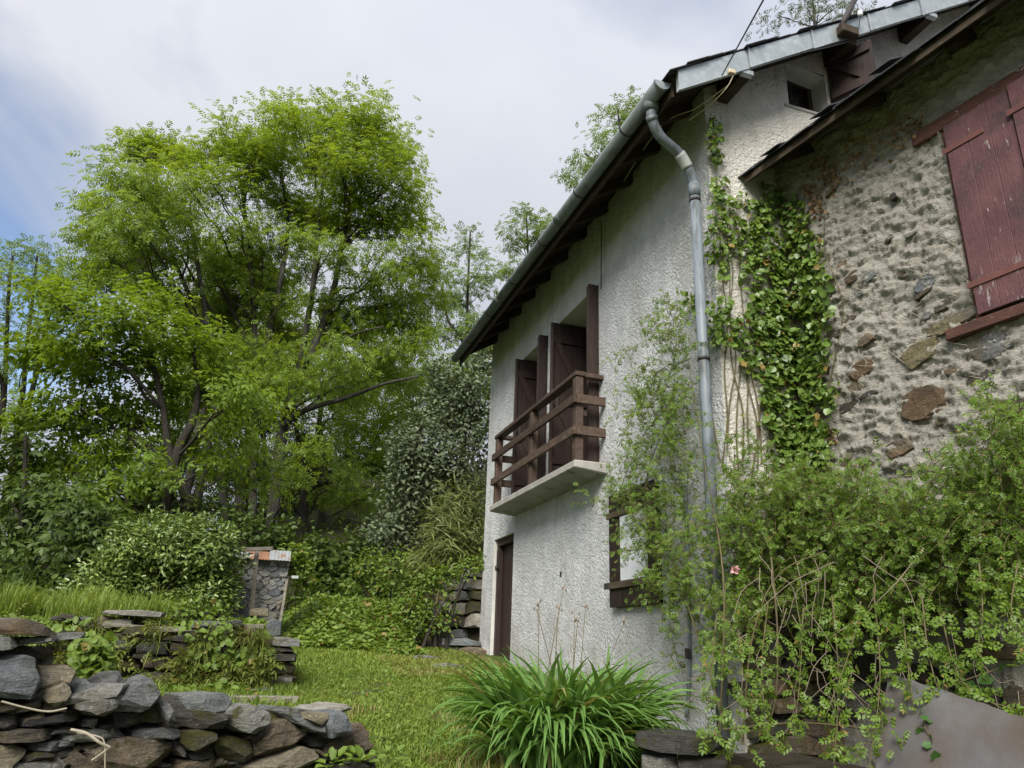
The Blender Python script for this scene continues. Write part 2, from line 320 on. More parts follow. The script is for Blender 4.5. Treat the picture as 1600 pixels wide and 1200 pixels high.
# ------------------------------------------------------------------ the white house
XF, YG, YB = 3.40, 4.95, 11.62             # long wall, gable, far end
XR = 7.15; SL = 0.63; ZE = 6.30            # ridge, roof slope, underside of the roof at x=2.85
def roofz(x): return ZE + SL*(x-2.85) if x <= XR else ZE + SL*(2*XR-x-2.85)
house = empty('house', (XF, YG, 1.1), 'white roughcast house with brown balcony, zinc roof edge and grey gutter', 'house')
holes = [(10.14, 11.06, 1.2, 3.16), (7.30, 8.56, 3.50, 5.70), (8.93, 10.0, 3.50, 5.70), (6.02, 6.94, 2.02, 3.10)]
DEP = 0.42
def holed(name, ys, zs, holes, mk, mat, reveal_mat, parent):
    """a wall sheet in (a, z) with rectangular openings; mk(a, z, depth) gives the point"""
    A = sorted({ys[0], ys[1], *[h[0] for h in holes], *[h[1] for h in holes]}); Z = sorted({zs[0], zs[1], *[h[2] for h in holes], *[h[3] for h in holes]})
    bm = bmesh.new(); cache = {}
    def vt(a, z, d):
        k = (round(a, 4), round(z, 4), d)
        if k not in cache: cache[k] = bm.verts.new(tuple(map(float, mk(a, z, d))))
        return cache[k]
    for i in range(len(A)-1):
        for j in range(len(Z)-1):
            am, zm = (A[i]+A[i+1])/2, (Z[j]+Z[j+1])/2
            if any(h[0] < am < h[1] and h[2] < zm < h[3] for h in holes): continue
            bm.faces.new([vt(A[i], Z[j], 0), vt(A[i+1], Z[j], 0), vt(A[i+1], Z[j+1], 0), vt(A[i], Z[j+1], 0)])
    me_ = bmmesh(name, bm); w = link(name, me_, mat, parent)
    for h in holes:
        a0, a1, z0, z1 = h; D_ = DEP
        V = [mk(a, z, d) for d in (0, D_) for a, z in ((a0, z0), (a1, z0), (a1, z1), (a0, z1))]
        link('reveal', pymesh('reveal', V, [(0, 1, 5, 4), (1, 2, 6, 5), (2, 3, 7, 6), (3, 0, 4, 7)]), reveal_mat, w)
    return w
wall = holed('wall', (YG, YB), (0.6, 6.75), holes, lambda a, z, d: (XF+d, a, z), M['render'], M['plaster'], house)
# gable wall with the small window under the roof
gw = (4.37, 4.85, 6.75, 7.25); xs_ = [XF, gw[0], gw[1], XR, 2*XR-XF]
V, Fc = [], []
def gq(x0, x1, z0, z1, z2):   # z2 = top at x1
    b0 = len(V); V.extend([(x0, YG, z0), (x1, YG, z0), (x1, YG, z2), (x0, YG, z1)]); Fc.append((b0, b0+1, b0+2, b0+3))
for x0, x1 in zip(xs_[:-1], xs_[1:]):
    if x0 == gw[0]: gq(x0, x1, 0.6, gw[2], gw[2]); gq(x0, x1, gw[3], roofz(x0), roofz(x1))
    else: gq(x0, x1, 0.6, roofz(x0), roofz(x1))
gable = link('gable_wall', pymesh('gable_wall', V, Fc), M['render_gable'], house)
a0, a1, z0, z1 = gw
V = [(a, YG+d, z) for d in (0, 0.30) for a, z in ((a0-0.02, z0-0.01), (a1+.02, z0+0.01), (a1, z1-.02), (a0+.01, z1+0.03))]
link('reveal', pymesh('reveal', V, [(0, 1, 5, 4), (1, 2, 6, 5), (2, 3, 7, 6), (3, 0, 4, 7)]), M['plaster'], gable)
win = empty('window', (a0, YG+0.3, z0)); win.parent = house; win.location = Vector((a0, YG+0.3, z0))-house.location
box('pane', (a0, YG+0.27, z0), (a1, YG+0.28, z1+.04), simple('dark_glass', (0.02, 0.02, 0.022), (0.03, 0.03, 0.03), 3, 0.08, bump=0, spec=0.6), win)
for q0, q1 in (((a0, z0), (a0+.05, z1+.03)), ((a1-.05, z0), (a1, z1+.03)), ((a0+.051, z0), (a1-.051, z0+.05)), ((a0+.051, z1-.03), (a1-.051, z1+.03)), ((a0+.19, z0+.051), (a0+.23, z1-.031))):
    box('frame', (q0[0], YG+0.2, q0[1]), (q1[0], YG+0.262, q1[1]), M['wood'], win)
box('sill', (a0-.06, YG-.012, z0-.045), (a1+.07, YG+.26, z0-.012), M['concrete'], win, 0.008)
# far gable end and back, so that the house is closed
V = [(XF, YB, 0.6), (2*XR-XF, YB, 0.6), (2*XR-XF, YB, roofz(2*XR-XF)), (XR, YB, roofz(XR)), (XF, YB, roofz(XF)), (2*XR-XF, YG, 0.6), (2*XR-XF, YG, roofz(2*XR-XF))]
link('back_wall', pymesh('back_wall', V, [(0, 1, 2, 3, 4), (1, 5, 6, 2)]), M['render'], house)
box('room_shade_sheet', (XF+DEP+.02, YG+.45, 0.7), (XF+DEP+.04, YB-.1, 6.3), M['dark'], house, 0)  # near-black sheet behind the openings stands in for the unlit rooms

# roof: boards, rafters, purlins, zinc verge, slates
roof = empty('roof', (2.8, 4.5, 6.3)); roof.parent = house; roof.location = Vector((2.8, 4.5, 6.3))-house.location
def slope_box(name, x0, x1, y0, y1, zo, t, mat, parent, **k):
    V = [(x, y, roofz(x)+zo+d) for d in (0, t) for x, y in ((x0, y0), (x1, y0), (x1, y1), (x0, y1))]
    return link(name, pymesh(name, V, [(0, 3, 2, 1), (4, 5, 6, 7), (0, 1, 5, 4), (1, 2, 6, 5), (2, 3, 7, 6), (3, 0, 4, 7)]), mat, parent, **k)
for i, y in enumerate(np.arange(4.60, 11.75, 0.445)):
    slope_box('roof_board', 2.83, XR, y, min(y+0.438, 11.78), 0.0, 0.025, M['darkwood'], roof)
slope_box('roof_board', XR+.001, 2*XR-2.83, 4.6, 11.78, 0.0, 0.025, M['darkwood'], roof)
for y in np.arange(5.15, 11.6, 0.62): slope_box('rafter', 2.90, XF+.02, y, y+0.075, -0.125, 0.122, M['darkwood'], roof)
box('eave_board', (2.862, 4.64, ZE-0.16), (2.885, 11.76, ZE+0.005), M['darkwood'], roof, 0)
for k, y in enumerate(np.arange(4.50, 11.7, 0.225)):
    slope_box('slate', 2.775+0.012*((k*7) % 3), 3.10, y+.004, y+.221, 0.030+0.006*(k % 2), 0.009, M['slate'], roof)
for k, x in enumerate(np.arange(3.0, XR-.1, 0.155)):
    slope_box('slate', x-0.06, x+0.16, 4.485+0.014*((k*5) % 4), 4.85, 0.042+0.004*(k % 3), 0.009, M['slate'], roof)
slope_box('slate_covering', 3.101, XR, 4.86, 11.75, 0.027, 0.02, M['slate'], roof)
slope_box('slate_covering', XR+.001, 2*XR-2.78, 4.5, 11.75, 0.027, 0.02, M['slate'], roof)
xs_ = [2.87, 3.62, 4.36, 5.10, 5.84, 6.58, XR]
for k, (x0, x1) in enumerate(zip(xs_[:-1], xs_[1:])):
    zo = -0.185+0.006*(k % 2)
    V = [(x, y, roofz(x)+zz_) for x in (x0+.002, x1-.002) for y, zz_ in ((4.535-0.005*(k % 2), zo), (4.535-0.005*(k % 2), 0.028), (4.575, 0.028), (4.575, zo))]
    link('verge_panel', pymesh('verge_panel', V, [(0, 1, 5, 4), (1, 2, 6, 5), (2, 3, 7, 6), (3, 0, 4, 7), (0, 3, 2, 1), (4, 5, 6, 7)]), M['zinc'], roof)
    if k: link('verge_seam', pymesh('verge_seam', [(x0-.012, 4.522, roofz(x0)+zo-.004), (x0+.012, 4.522, roofz(x0)+zo-.004), (x0+.004, 4.522, roofz(x0)+.03), (x0-.02, 4.522, roofz(x0)+.03)], [(0, 1, 2, 3)]), M['zinc'], roof)
for k, (px, py) in enumerate(((1160, 112), (1318, 62), (1447, 22))):
    c = at(px, py, y=4.62); x = c[0]+(.09 if k == 1 else 0); zt = roofz(x)-0.004
    p = box('purlin', (x-.055, 4.60, zt-.235), (x+.055, 5.3, zt-.02), M['darkwood'], roof, 0.006)
    if k != 1: box('purlin_cap', (x-.06, 4.545, zt-.23), (x+.063, 4.598, zt-.18), M['zinc'], p, 0.003)

# gutter: half-round trough with brackets and joints
def trough(y0, y1, r, t, cx, cz, n=10):
    ang = np.linspace(math.pi*1.0, math.pi*2.0, n); V, Fq = [], []
    for y in (y0, y1):
        for rr in (r, r-t):
            V += [(cx+rr*math.cos(a), y, cz+rr*math.sin(a)) for a in ang]
    for i in range(n-1):
        Fq += [(i, i+1, 2*n+i+1, 2*n+i), (n+i, 3*n+i, 3*n+i+1, n+i+1), (i, n+i, n+i+1, i+1), (2*n+i, 2*n+i+1, 3*n+i+1, 3*n+i)]
    Fq += [(0, 2*n, 3*n, n), (n-1, 2*n-1, 4*n-1, 3*n-1)]
    return V, Fq
GXc, GZc, GR = 2.78, ZE-0.03, 0.075
V, Fq = trough(4.66, 11.74, GR, 0.006, GXc, GZc); gutter = link('gutter', pymesh('gutter', V, Fq, True), M['gutter'], house)
for y in (6.9, 9.2): V, Fq = trough(y, y+.12, GR+.005, 0.006, GXc, GZc); link('joint_sleeve', pymesh('joint_sleeve', V, Fq, True), M['gutter'], gutter)
for y in np.arange(5.3, 11.7, 1.1): V, Fq = trough(y, y+.022, GR+.009, 0.004, GXc, GZc); link('bracket', pymesh('bracket', V, Fq), M['iron'], gutter)
for y in (4.648, 11.752):
    ang = np.linspace(math.pi, 2*math.pi, 14); V = [(GXc+(GR+.004)*math.cos(a), yy, GZc+(GR+.004)*math.sin(a)+.003) for yy in (y-.012, y+.012) for a in ang]
    Fq = [tuple(range(14)), tuple(range(27, 13, -1))]+[(i, (i+1) % 14, 14+(i+1) % 14, 14+i) for i in range(14)]
    link('end_cap', pymesh('end_cap', V, Fq), M['zinc'], gutter)
PX, PY = 3.285, 5.02
pp = spline([(GXc+.01, 4.86, GZc-.07), (GXc+.02, 4.88, GZc-.20), (GXc+.12, 4.92, GZc-.33), (PX-.17, 4.97, GZc-.42), (PX-.06, PY-.02, GZc-.55), (PX, PY, GZc-.68), (PX, PY, GZc-.78)], 7)
dp = tubeobj('downpipe', [(PX, PY, GZc-.74), (PX, PY, 3.4), (PX, PY+.01, 1.0)], [0.046, 0.046, 0.046], 16, M['pipe'], house)
tubeobj('swan_neck', pp, 0.046, 16, M['pipe'], dp)
tubeobj('outlet', [(GXc+.01, 4.86, GZc-.04), (GXc+.01, 4.865, GZc-.13)], [0.07, 0.058], 16, M['gutter'], dp)
i0 = 24; tubeobj('pipe_sleeve', pp[i0-3:i0+4], 0.051, 16, M['pipelight'], dp)
tubeobj('pipe_sleeve', pp[6:9], 0.051, 16, M['pipe'], dp); tubeobj('pipe_sleeve', [(PX, PY, GZc-.66), (PX, PY, GZc-.80)], 0.052, 16, M['pipe'], dp)
for z in (5.42, 3.9, 2.4): tubeobj('pipe_clip', [(PX, PY, z), (PX, PY, z+.025)], 0.053, 12, M['iron'], dp)

# balcony
BX = 3.05; bal = empty('balcony', (BX, 7.15, 3.42)); bal.parent = house; bal.location = Vector((BX, 7.15, 3.42))-house.location
bm = bmesh.new(); boxbm(bm, np.array((BX-.02, 7.12, 3.385)), np.array((XF+.01, 10.16, 3.505)), 0.012)
for v_ in bm.verts:
    if v_.co.z < 3.44 and v_.co.x < XF-.1: v_.co.z += 0.035
link('slab', bmmesh('slab', bm), M['concrete'], bal)
for y in (7.22, 8.62, 10.06): box('post', (BX+.015, y-.048, 3.505), (BX+.105, y+.048, 4.46), M['rail'], bal, 0.006)
for za, zb, o in ((4.462, 4.545, 0), (4.14, 4.24, -.037), (3.785, 3.885, -.037)):
    if o == 0:
        box('rail', (BX+.002, 7.155, za), (BX+.118, 10.125, zb-.03), M['rail'], bal, 0.006)
        for y in (7.22, 10.06): box('rail', (BX+.119, y-.045, za), (XF+.005, y+.045, zb-.03), M['rail'], bal, 0.006)
    else:
        box('rail', (BX-.022, 7.128, za), (BX+.013, 10.15, zb), M['rail'], bal, 0.006)
        for y, s in ((7.152, -1), (10.126, 1)): box('rail', (BX+.014, y-.02, za), (XF+.005, y+.018, zb), M['rail'], bal, 0.005)
box('rail_support', (BX+.106, 7.2, 4.02), (BX+.16, 7.245, 4.09), M['rail'], bal)
beam('loose_board', (BX+.06, 9.05, 4.22), (BX+.1, 9.42, 4.25), .11, .02, M['rail'], bal)

def plank_shutter(name, o, d, n, w, z0, z1, planks, mat, parent, brace=True, strap=None, th=0.03, gap=0.003):
    """shutter standing on point o (x,y), running along unit d, face normal n; built of planks, battens and a brace"""
    d, n = unit(np.array([*d, 0.0])), unit(np.array([*n, 0.0])); o = np.array([*o, 0.0])
    s = empty(name, (o[0], o[1], z0)); s.parent = parent; q = parent; off = Vector((0, 0, 0))
    while q is not None: off += q.location; q = q.parent
    s.location = Vector((o[0], o[1], z0))-off
    def pb(nm, u0, u1, zz0, zz1, n0, n1, m_, bev=0.003):
        V = [o+d*u+n*k+np.array([0, 0, z]) for u in (u0, u1) for k in (n0, n1) for z in (zz0, zz1)]
        bm = bmesh.new(); vv = [bm.verts.new(tuple(map(float, p))) for p in V]
        for q_ in ((0, 1, 3, 2), (4, 6, 7, 5), (0, 4, 5, 1), (2, 3, 7, 6), (0, 2, 6, 4), (1, 5, 7, 3)): bm.faces.new([vv[i] for i in q_])
        bmesh.ops.recalc_face_normals(bm, faces=bm.faces[:])
        if bev: bmesh.ops.bevel(bm, geom=bm.edges[:], offset=bev, segments=1, affect='EDGES')
        return link(nm, bmmesh(nm, bm), m_, s)
    pw = w/planks
    for i in range(planks): pb('plank', i*pw+gap/2, (i+1)*pw-gap/2, z0, z1, 0, th, mat)
    H = z1-z0
    if brace:
        for zc in (z0+.14*H, z1-.11*H): pb('batten', 0.02, w-.02, zc-.05, zc+.05, th+.001, th+.024, mat)
        if H > 1.2: pb('batten', 0.02, w-.02, z0+.5*H-.05, z0+.5*H+.05, th+.001, th+.024, mat)
        segs = ((z0+.14*H+.05, z0+.5*H-.05), (z0+.5*H+.05, z1-.11*H-.05)) if H > 1.2 else ((z0+.14*H+.05, z1-.11*H-.05),)
        for za, zb in segs:
            V = []
            for k in (th+.001, th+.022):
                for u, z in ((0.04, zb), (0.13, zb), (w-.04, za), (w-.13, za)): V.append(o+d*u+n*k+np.array([0, 0, z]))
            link('brace', pymesh('brace', V, [(0, 1, 2, 3), (7, 6, 5, 4), (0, 4, 5, 1), (1, 5, 6, 2), (2, 6, 7, 3), (3, 7, 4, 0)]), mat, s)
    if strap:
        for zc, u1 in strap: pb('strap_hinge', -0.03, u1, zc-.022, zc+.022, th+.001, th+.008, M['iron'] if mat is not M.get('red') else M['redstrap'], 0.002)
    return s, pb
# the two pairs of tall shutters fold into their reveals and stand a little proud of the wall
for y, nn in ((7.335, -1), (8.525, -1), (8.975, -1), (9.96, -1)):
    sgn = 1 if y in (7.335, 8.975) else -1
    s, pb = plank_shutter('shutter', (XF-.125, y if sgn > 0 else y), (1, 0), (0, -1), 0.54, 3.53, 5.685, 5, M['wood'], house, brace=(sgn < 0))
    pb('hinge', 0.10, 0.16, 5.45, 5.49, .03, .04, M['iron']); pb('hinge', 0.10, 0.16, 3.72, 3.76, .03, .04, M['iron'])
    if sgn < 0: pb('latch', 0.07, 0.10, 4.52, 4.66, .055, .075, M['iron']); pb('edge_leaf', -.002, .03, 3.54, 5.67, .032, .062, M['wood'])
    else: pb('edge_leaf', 0.0, .125, 3.54, 5.67, -.035, -.004, M['wood'])
# door at the far end
door = empty('door', (XF+.25, 10.6, 1.2)); door.parent = house; door.location = Vector((XF+.25, 10.6, 1.2))-house.location
for k in range(4): box('plank', (XF+.13, 10.15+.2275*k, 1.21), (XF+.17, 10.15+.2275*(k+1)-.006, 3.06), M['wood'], door, 0.004)
box('door_frame', (XF+.05, 10.141, 3.062), (XF+.19, 11.059, 3.158), M['wood'], door); box('door_frame', (XF+.05, 10.97, 1.21), (XF+.125, 11.058, 3.06), M['wood'], door)
box('door_frame', (XF+.05, 10.142, 1.21), (XF+.125, 10.22, 3.06), M['wood'], door)
tubeobj('hanging_bell', [(XF+.02, 10.95, 3.0), (XF+.02, 10.955, 2.78), (XF+.02, 10.955, 2.76), (XF+.02, 10.955, 2.70)], [.008, .008, .03, .02], 8, M['iron'], door)
box('threshold', (XF-.06, 10.02, 1.12), (XF+.3, 11.2, 1.42), M['concrete'], door, 0.015)
# lower window shutter with a pale panel let in
lw, pb = plank_shutter('shutter', (XF-.035, 6.95), (0, -1), (-1, 0), 0.92, 2.02, 3.11, 4, M['wood'], house, brace=False)
for zc in (2.22, 2.90): pb('batten', -.01, .93, zc-.03, zc+.03, .032, .055, M['oldboard'])
pb('white_panel', .27, .80, 2.255, 2.865, .033, .042, M['white'], 0.001)
pb('hinge', -.05, .05, 2.19, 2.25, .056, .066, M['iron'])
# cable conduit and wires on the long wall
tubeobj('conduit', spline([(XF-.015, 5.55, 3.0), (XF-.015, 5.57, 2.2), (XF-.015, 5.60, 1.6), (XF-.02, 5.62, 1.42), (XF-.03, 5.66, 1.15)], 4), .014, 8, M['pipe'], house)
box('junction_clip', (XF-.045, 5.585, 1.58), (XF-.002, 5.625, 1.66), M['iron'], house)
tubeobj('wall_wire', [(XF-.006, 7.22, 5.6), (XF-.006, 7.21, 5.95), (XF-.006, 7.2, 6.5)], .005, 5, M['black'], house)
for y, z in ((8.35, 2.42), (6.35, 4.02)): box('stain_patch', (XF-.004, y, z), (XF-.001, y+.05, z+.06), M['darkwood'], house, 0)
wire = spline([(XF-.02, 7.0, 6.55), (XF-.25, 5.4, 6.42), (3.25, 4.85, 6.3), (3.44, 4.62, 6.43)], 6)
tubeobj('eave_wire', wire, .005, 5, M['cream'], house)
c = at(1140, 116, y=4.55); box('wire_box', (c[0]-.035, 4.50, c[2]-.025), (c[0]+.035, 4.534, c[2]+.02), M['cream'], house, 0.006)
tubeobj('loose_wire', spline([(c[0]+.02, 4.515, c[2]-.02), (c[0]-.02, 4.58, c[2]-.13), (c[0]-.10, 4.75, c[2]-.22), (c[0]-.2, 4.93, c[2]-.27)], 5), .005, 5, M['cream'], house)
# second purlin bracket with insulator on the roof edge
c = at(1322, 45, y=4.50)
br = tubeobj('wire_bracket', [(c[0]-.07, 4.49, c[2]-.02), (c[0]-.02, 4.47, c[2]+.10), (c[0]+.13, 4.45, c[2]+.40)], .03, 8, M['iron'], house)
box('bracket_block', (c[0]-.10, 4.44, c[2]-.10), (c[0]+.10, 4.53, c[2]-.0), M['darkwood'], house, 0.01)
tubeobj('insulator', [(c[0]+.15, 4.45, c[2]+.16), (c[0]+.15, 4.45, c[2]+.19), (c[0]+.15, 4.45, c[2]+.23)], [.02, .028, .015], 8, M['white'], house)
tubeobj('bracket_wire', spline([(c[0]+.15, 4.45, c[2]+.16), (c[0]+.10, 4.5, c[2]-.07), (c[0]-.18, 4.515, c[2]-.26), (c[0]-.55, 4.52, c[2]-.46)], 5), .005, 5, M['black'], house)
# overhead line leaving the roof corner
p0 = at(1128, 118, y=4.52); p1 = at(1196, -6, y=3.0); d_ = p1-p0
tubeobj('overhead_cable', [p0+d_*t+np.array([0, 0, -0.25*t*(3-t)/3]) *0 for t in np.linspace(0, 6, 14)], .006, 5, M['black'], label='thin black overhead cable running up from the roof corner', cat='cable')
s, pb = plank_shutter('shutter', (4.90, 4.945), (0.447, -0.894), (-0.894, -0.447), 0.45, 6.90, 7.40, 4, M['wood'], house, brace=True)
for u in np.arange(.03, .44, .055): pb('worn_end', u, u+.03, 7.40, 7.415+.02*random.Random(int(u*999)).random(), .004, .026, M['wood'], 0)

# ------------------------------------------------------------------ the old barn
BA = math.radians(8.5); BJ = np.array([4.133, 4.95, 0.0]); BU = np.array([math.sin(BA), -math.cos(BA), 0.0]); BN = np.array([-math.cos(BA), -math.sin(BA), 0.0])
def bpt(u, z, o=0.0): return BJ + BU*u + BN*o + np.array([0, 0, z])
def batpx(px, py, o=0.0):
    r = ray(px, py); P = BJ+BN*o; t = ((P-CAM) @ BN)/(r @ BN); q = CAM+r*t; return float((q-P) @ BU), float(q[2])
barn = empty('barn', bpt(0, 0.9), 'old barn of rough lime mortar and brown stones with red shutter', 'barn')
mb, nt, b, out = newmat('old_lime_mortar'); v = coord(nt, (1, 1, 1.7))
c = mix_n(nt, rng_n(nt, noise_n(nt, v, 7, 6, 0.6), 0.3, 0.7), (0.42, 0.395, 0.34), (0.64, 0.61, 0.545))
c = mix_n(nt, rng_n(nt, noise_n(nt, v, 1.3, 4), 0.54, 0.74, 0, 0.6), c, (0.38, 0.335, 0.26))
c = mix_n(nt, rng_n(nt, noise_n(nt, v, 11, 9, 0.78, 0.6), 0.57, 0.72, 0, 0.5), c, (0.24, 0.205, 0.16))
nt.links.new(c, b.inputs['Base Color']); b.inputs['Roughness'].default_value = 0.95; b.inputs['Specular IOR Level'].default_value = 0.1
bump_n(nt, b, math_n(nt, 'ADD', noise_n(nt, v, 60, 6, 0.75), math_n(nt, 'MULTIPLY', noise_n(nt, v, 22, 6, 0.7), 1.4)), 1.0, 0.04); M['mortar'] = mb
us = np.concatenate([np.arange(-.12, 2.7, .015), np.arange(2.72, 7, .3)]); zs_ = np.concatenate([np.arange(0.5, 2.0, .05), np.arange(2.0, 5.95, .015)])
SH = (1.60, 3.79, 5.28)
def mdisp(u, z):
    zz0 = z+.12*u
    e = 0.034*mnoise.fractal(Vector((u*6, zz0*13, 3.1)), 0.42, 2.2, 7) + 0.03*mnoise.noise(Vector((u*2.2, zz0*3.4, 7.7)))
    r = mnoise.noise(Vector((u*9, zz0*24, 1.3))); e -= 0.012*max(0, r-0.25)
    r = mnoise.noise(Vector((u*22, zz0*48, 4.3))); e -= 0.012*max(0, r-0.3); e += 0.012*abs(mnoise.noise(Vector((u*34, zz0*70, 8.3))))+0.008*mnoise.noise(Vector((u*16, zz0*60, 5.3)))
    if u > SH[0]-.03 and SH[1]-.06 < z < SH[2]+.05: e = -0.035
    return e
UU, ZZ = np.meshgrid(us, zs_); off = np.array([[mdisp(u, z) for u in us] for z in zs_])
P = BJ[None, None]+BU*UU[..., None]+BN*off[..., None]; P[..., 2] = ZZ
ii = np.arange(UU.size).reshape(UU.shape); F = np.stack([ii[:-1, :-1], ii[:-1, 1:], ii[1:, 1:], ii[1:, :-1]], -1).reshape(-1, 4)
bwall = link('wall', quadmesh('wall', P.reshape(-1, 3), F, True), M['mortar'], barn)
# gable return so that the barn has depth
V = [bpt(6.9, .5), bpt(6.9, .5)+np.array([5, 0.75, 0]), bpt(6.9, 8.2)+np.array([5, .75, 0]), bpt(6.9, 5.9)]
link('side_wall', pymesh('side_wall', V, [(0, 1, 2, 3)]), M['mortar'], barn)
# ------------------------------------------------------------------ stone
def stonemat(name, c1, c2, c3, moss=0.0, light=None):
    m, nt, b, out = newmat(name)
    oi = ND(nt, 'ShaderNodeObjectInfo').outputs['Random']
    w = coord(nt); rc = ND(nt, 'ShaderNodeCombineXYZ')
    for i_, s_ in ((0, 1.3), (1, 2.1)): nt.links.new(math_n(nt, 'MULTIPLY', math_n(nt, 'SUBTRACT', oi, 0.5), s_), rc.inputs[i_])
    mpn = ND(nt, 'ShaderNodeMapping'); mpn.inputs['Scale'].default_value = (1.4, 1.4, 6.5); nt.links.new(w, mpn.inputs[0]); nt.links.new(rc.outputs[0], mpn.inputs['Rotation']); v = mpn.outputs[0]
    c = mix_n(nt, rng_n(nt, noise_n(nt, v, 7, 7, 0.6, 0.6), 0.32, 0.68), c1, c2)
    c = mix_n(nt, rng_n(nt, noise_n(nt, w, 3.1, 4), 0.5, 0.66), c, c3)
    c = mix_n(nt, rng_n(nt, noise_n(nt, w, 42, 5, 0.7), 0.52, 0.72, 0, 0.6), c, tuple(a*0.45 for a in c1))
    c = mix_n(nt, rng_n(nt, noise_n(nt, w, 60, 3), 0.64, 0.70, 0, 0.6), c, tuple(min(.6, a*1.7+.03) for a in c2))
    c = mix_n(nt, rng_n(nt, noise_n(nt, w, 17, 7, 0.75), 0.60, 0.66, 0, 0.75), c, tuple(min(.5, a*1.35+.09) for a in c2))      # pale lichen crusts
    c = mix_n(nt, 1.0, c, mix_n(nt, oi, (0.72, 0.72, 0.74), (1.22, 1.18, 1.1)), 'MULTIPLY')
    if moss:
        g = ND(nt, 'ShaderNodeNewGeometry'); sp = ND(nt, 'ShaderNodeSeparateXYZ'); nt.links.new(g.outputs['Normal'], sp.inputs[0])
        f = math_n(nt, 'MULTIPLY', rng_n(nt, noise_n(nt, w, 9, 6, 0.65), 0.62-moss*.25, 0.72-moss*.2), rng_n(nt, sp.outputs[2], -0.5, 0.5, 0.25, 1))
        c = mix_n(nt, f, c, mix_n(nt, noise_n(nt, w, 50, 3), (0.035, 0.045, 0.008), (0.10, 0.085, 0.015)))
    nt.links.new(c, b.inputs['Base Color']); b.inputs['Roughness'].default_value = 0.8; b.inputs['Specular IOR Level'].default_value = 0.25
    h = math_n(nt, 'ADD', noise_n(nt, v, 18, 8, 0.72, 0.8), math_n(nt, 'MULTIPLY', noise_n(nt, w, 55, 4, 0.7), 0.5))
    bump_n(nt, b, h, 1.0, 0.045); return m
ST = {'blue': stonemat('schist_blue_grey', (0.17, 0.195, 0.21), (0.31, 0.335, 0.35), (0.21, 0.22, 0.20)),
      'grey': stonemat('schist_grey', (0.15, 0.155, 0.15), (0.33, 0.335, 0.33), (0.20, 0.175, 0.135), 0.35),
      'tan': stonemat('schist_tan', (0.23, 0.20, 0.14), (0.40, 0.35, 0.25), (0.24, 0.23, 0.21)),
      'brown': stonemat('schist_brown', (0.10, 0.085, 0.068), (0.23, 0.19, 0.145), (0.27, 0.19, 0.11), 0.3),
      'dark': stonemat('schist_dark', (0.06, 0.058, 0.056), (0.12, 0.115, 0.105), (0.10, 0.08, 0.055), 0.35),
      'moss': stonemat('schist_mossy', (0.09, 0.085, 0.07), (0.16, 0.15, 0.12), (0.10, 0.07, 0.03), 1.15),
      'pale': stonemat('pale_stone', (0.30, 0.29, 0.26), (0.42, 0.41, 0.37), (0.33, 0.27, 0.2)),
      'slab': stonemat('slate_shingle', (0.30, 0.31, 0.31), (0.46, 0.465, 0.455), (0.42, 0.40, 0.31))}
M['soil'] = simple('dark_soil', (0.035, 0.027, 0.018), (0.06, 0.048, 0.03), 9, 0.95, bump=0.9, bscale=30, bdist=0.03)
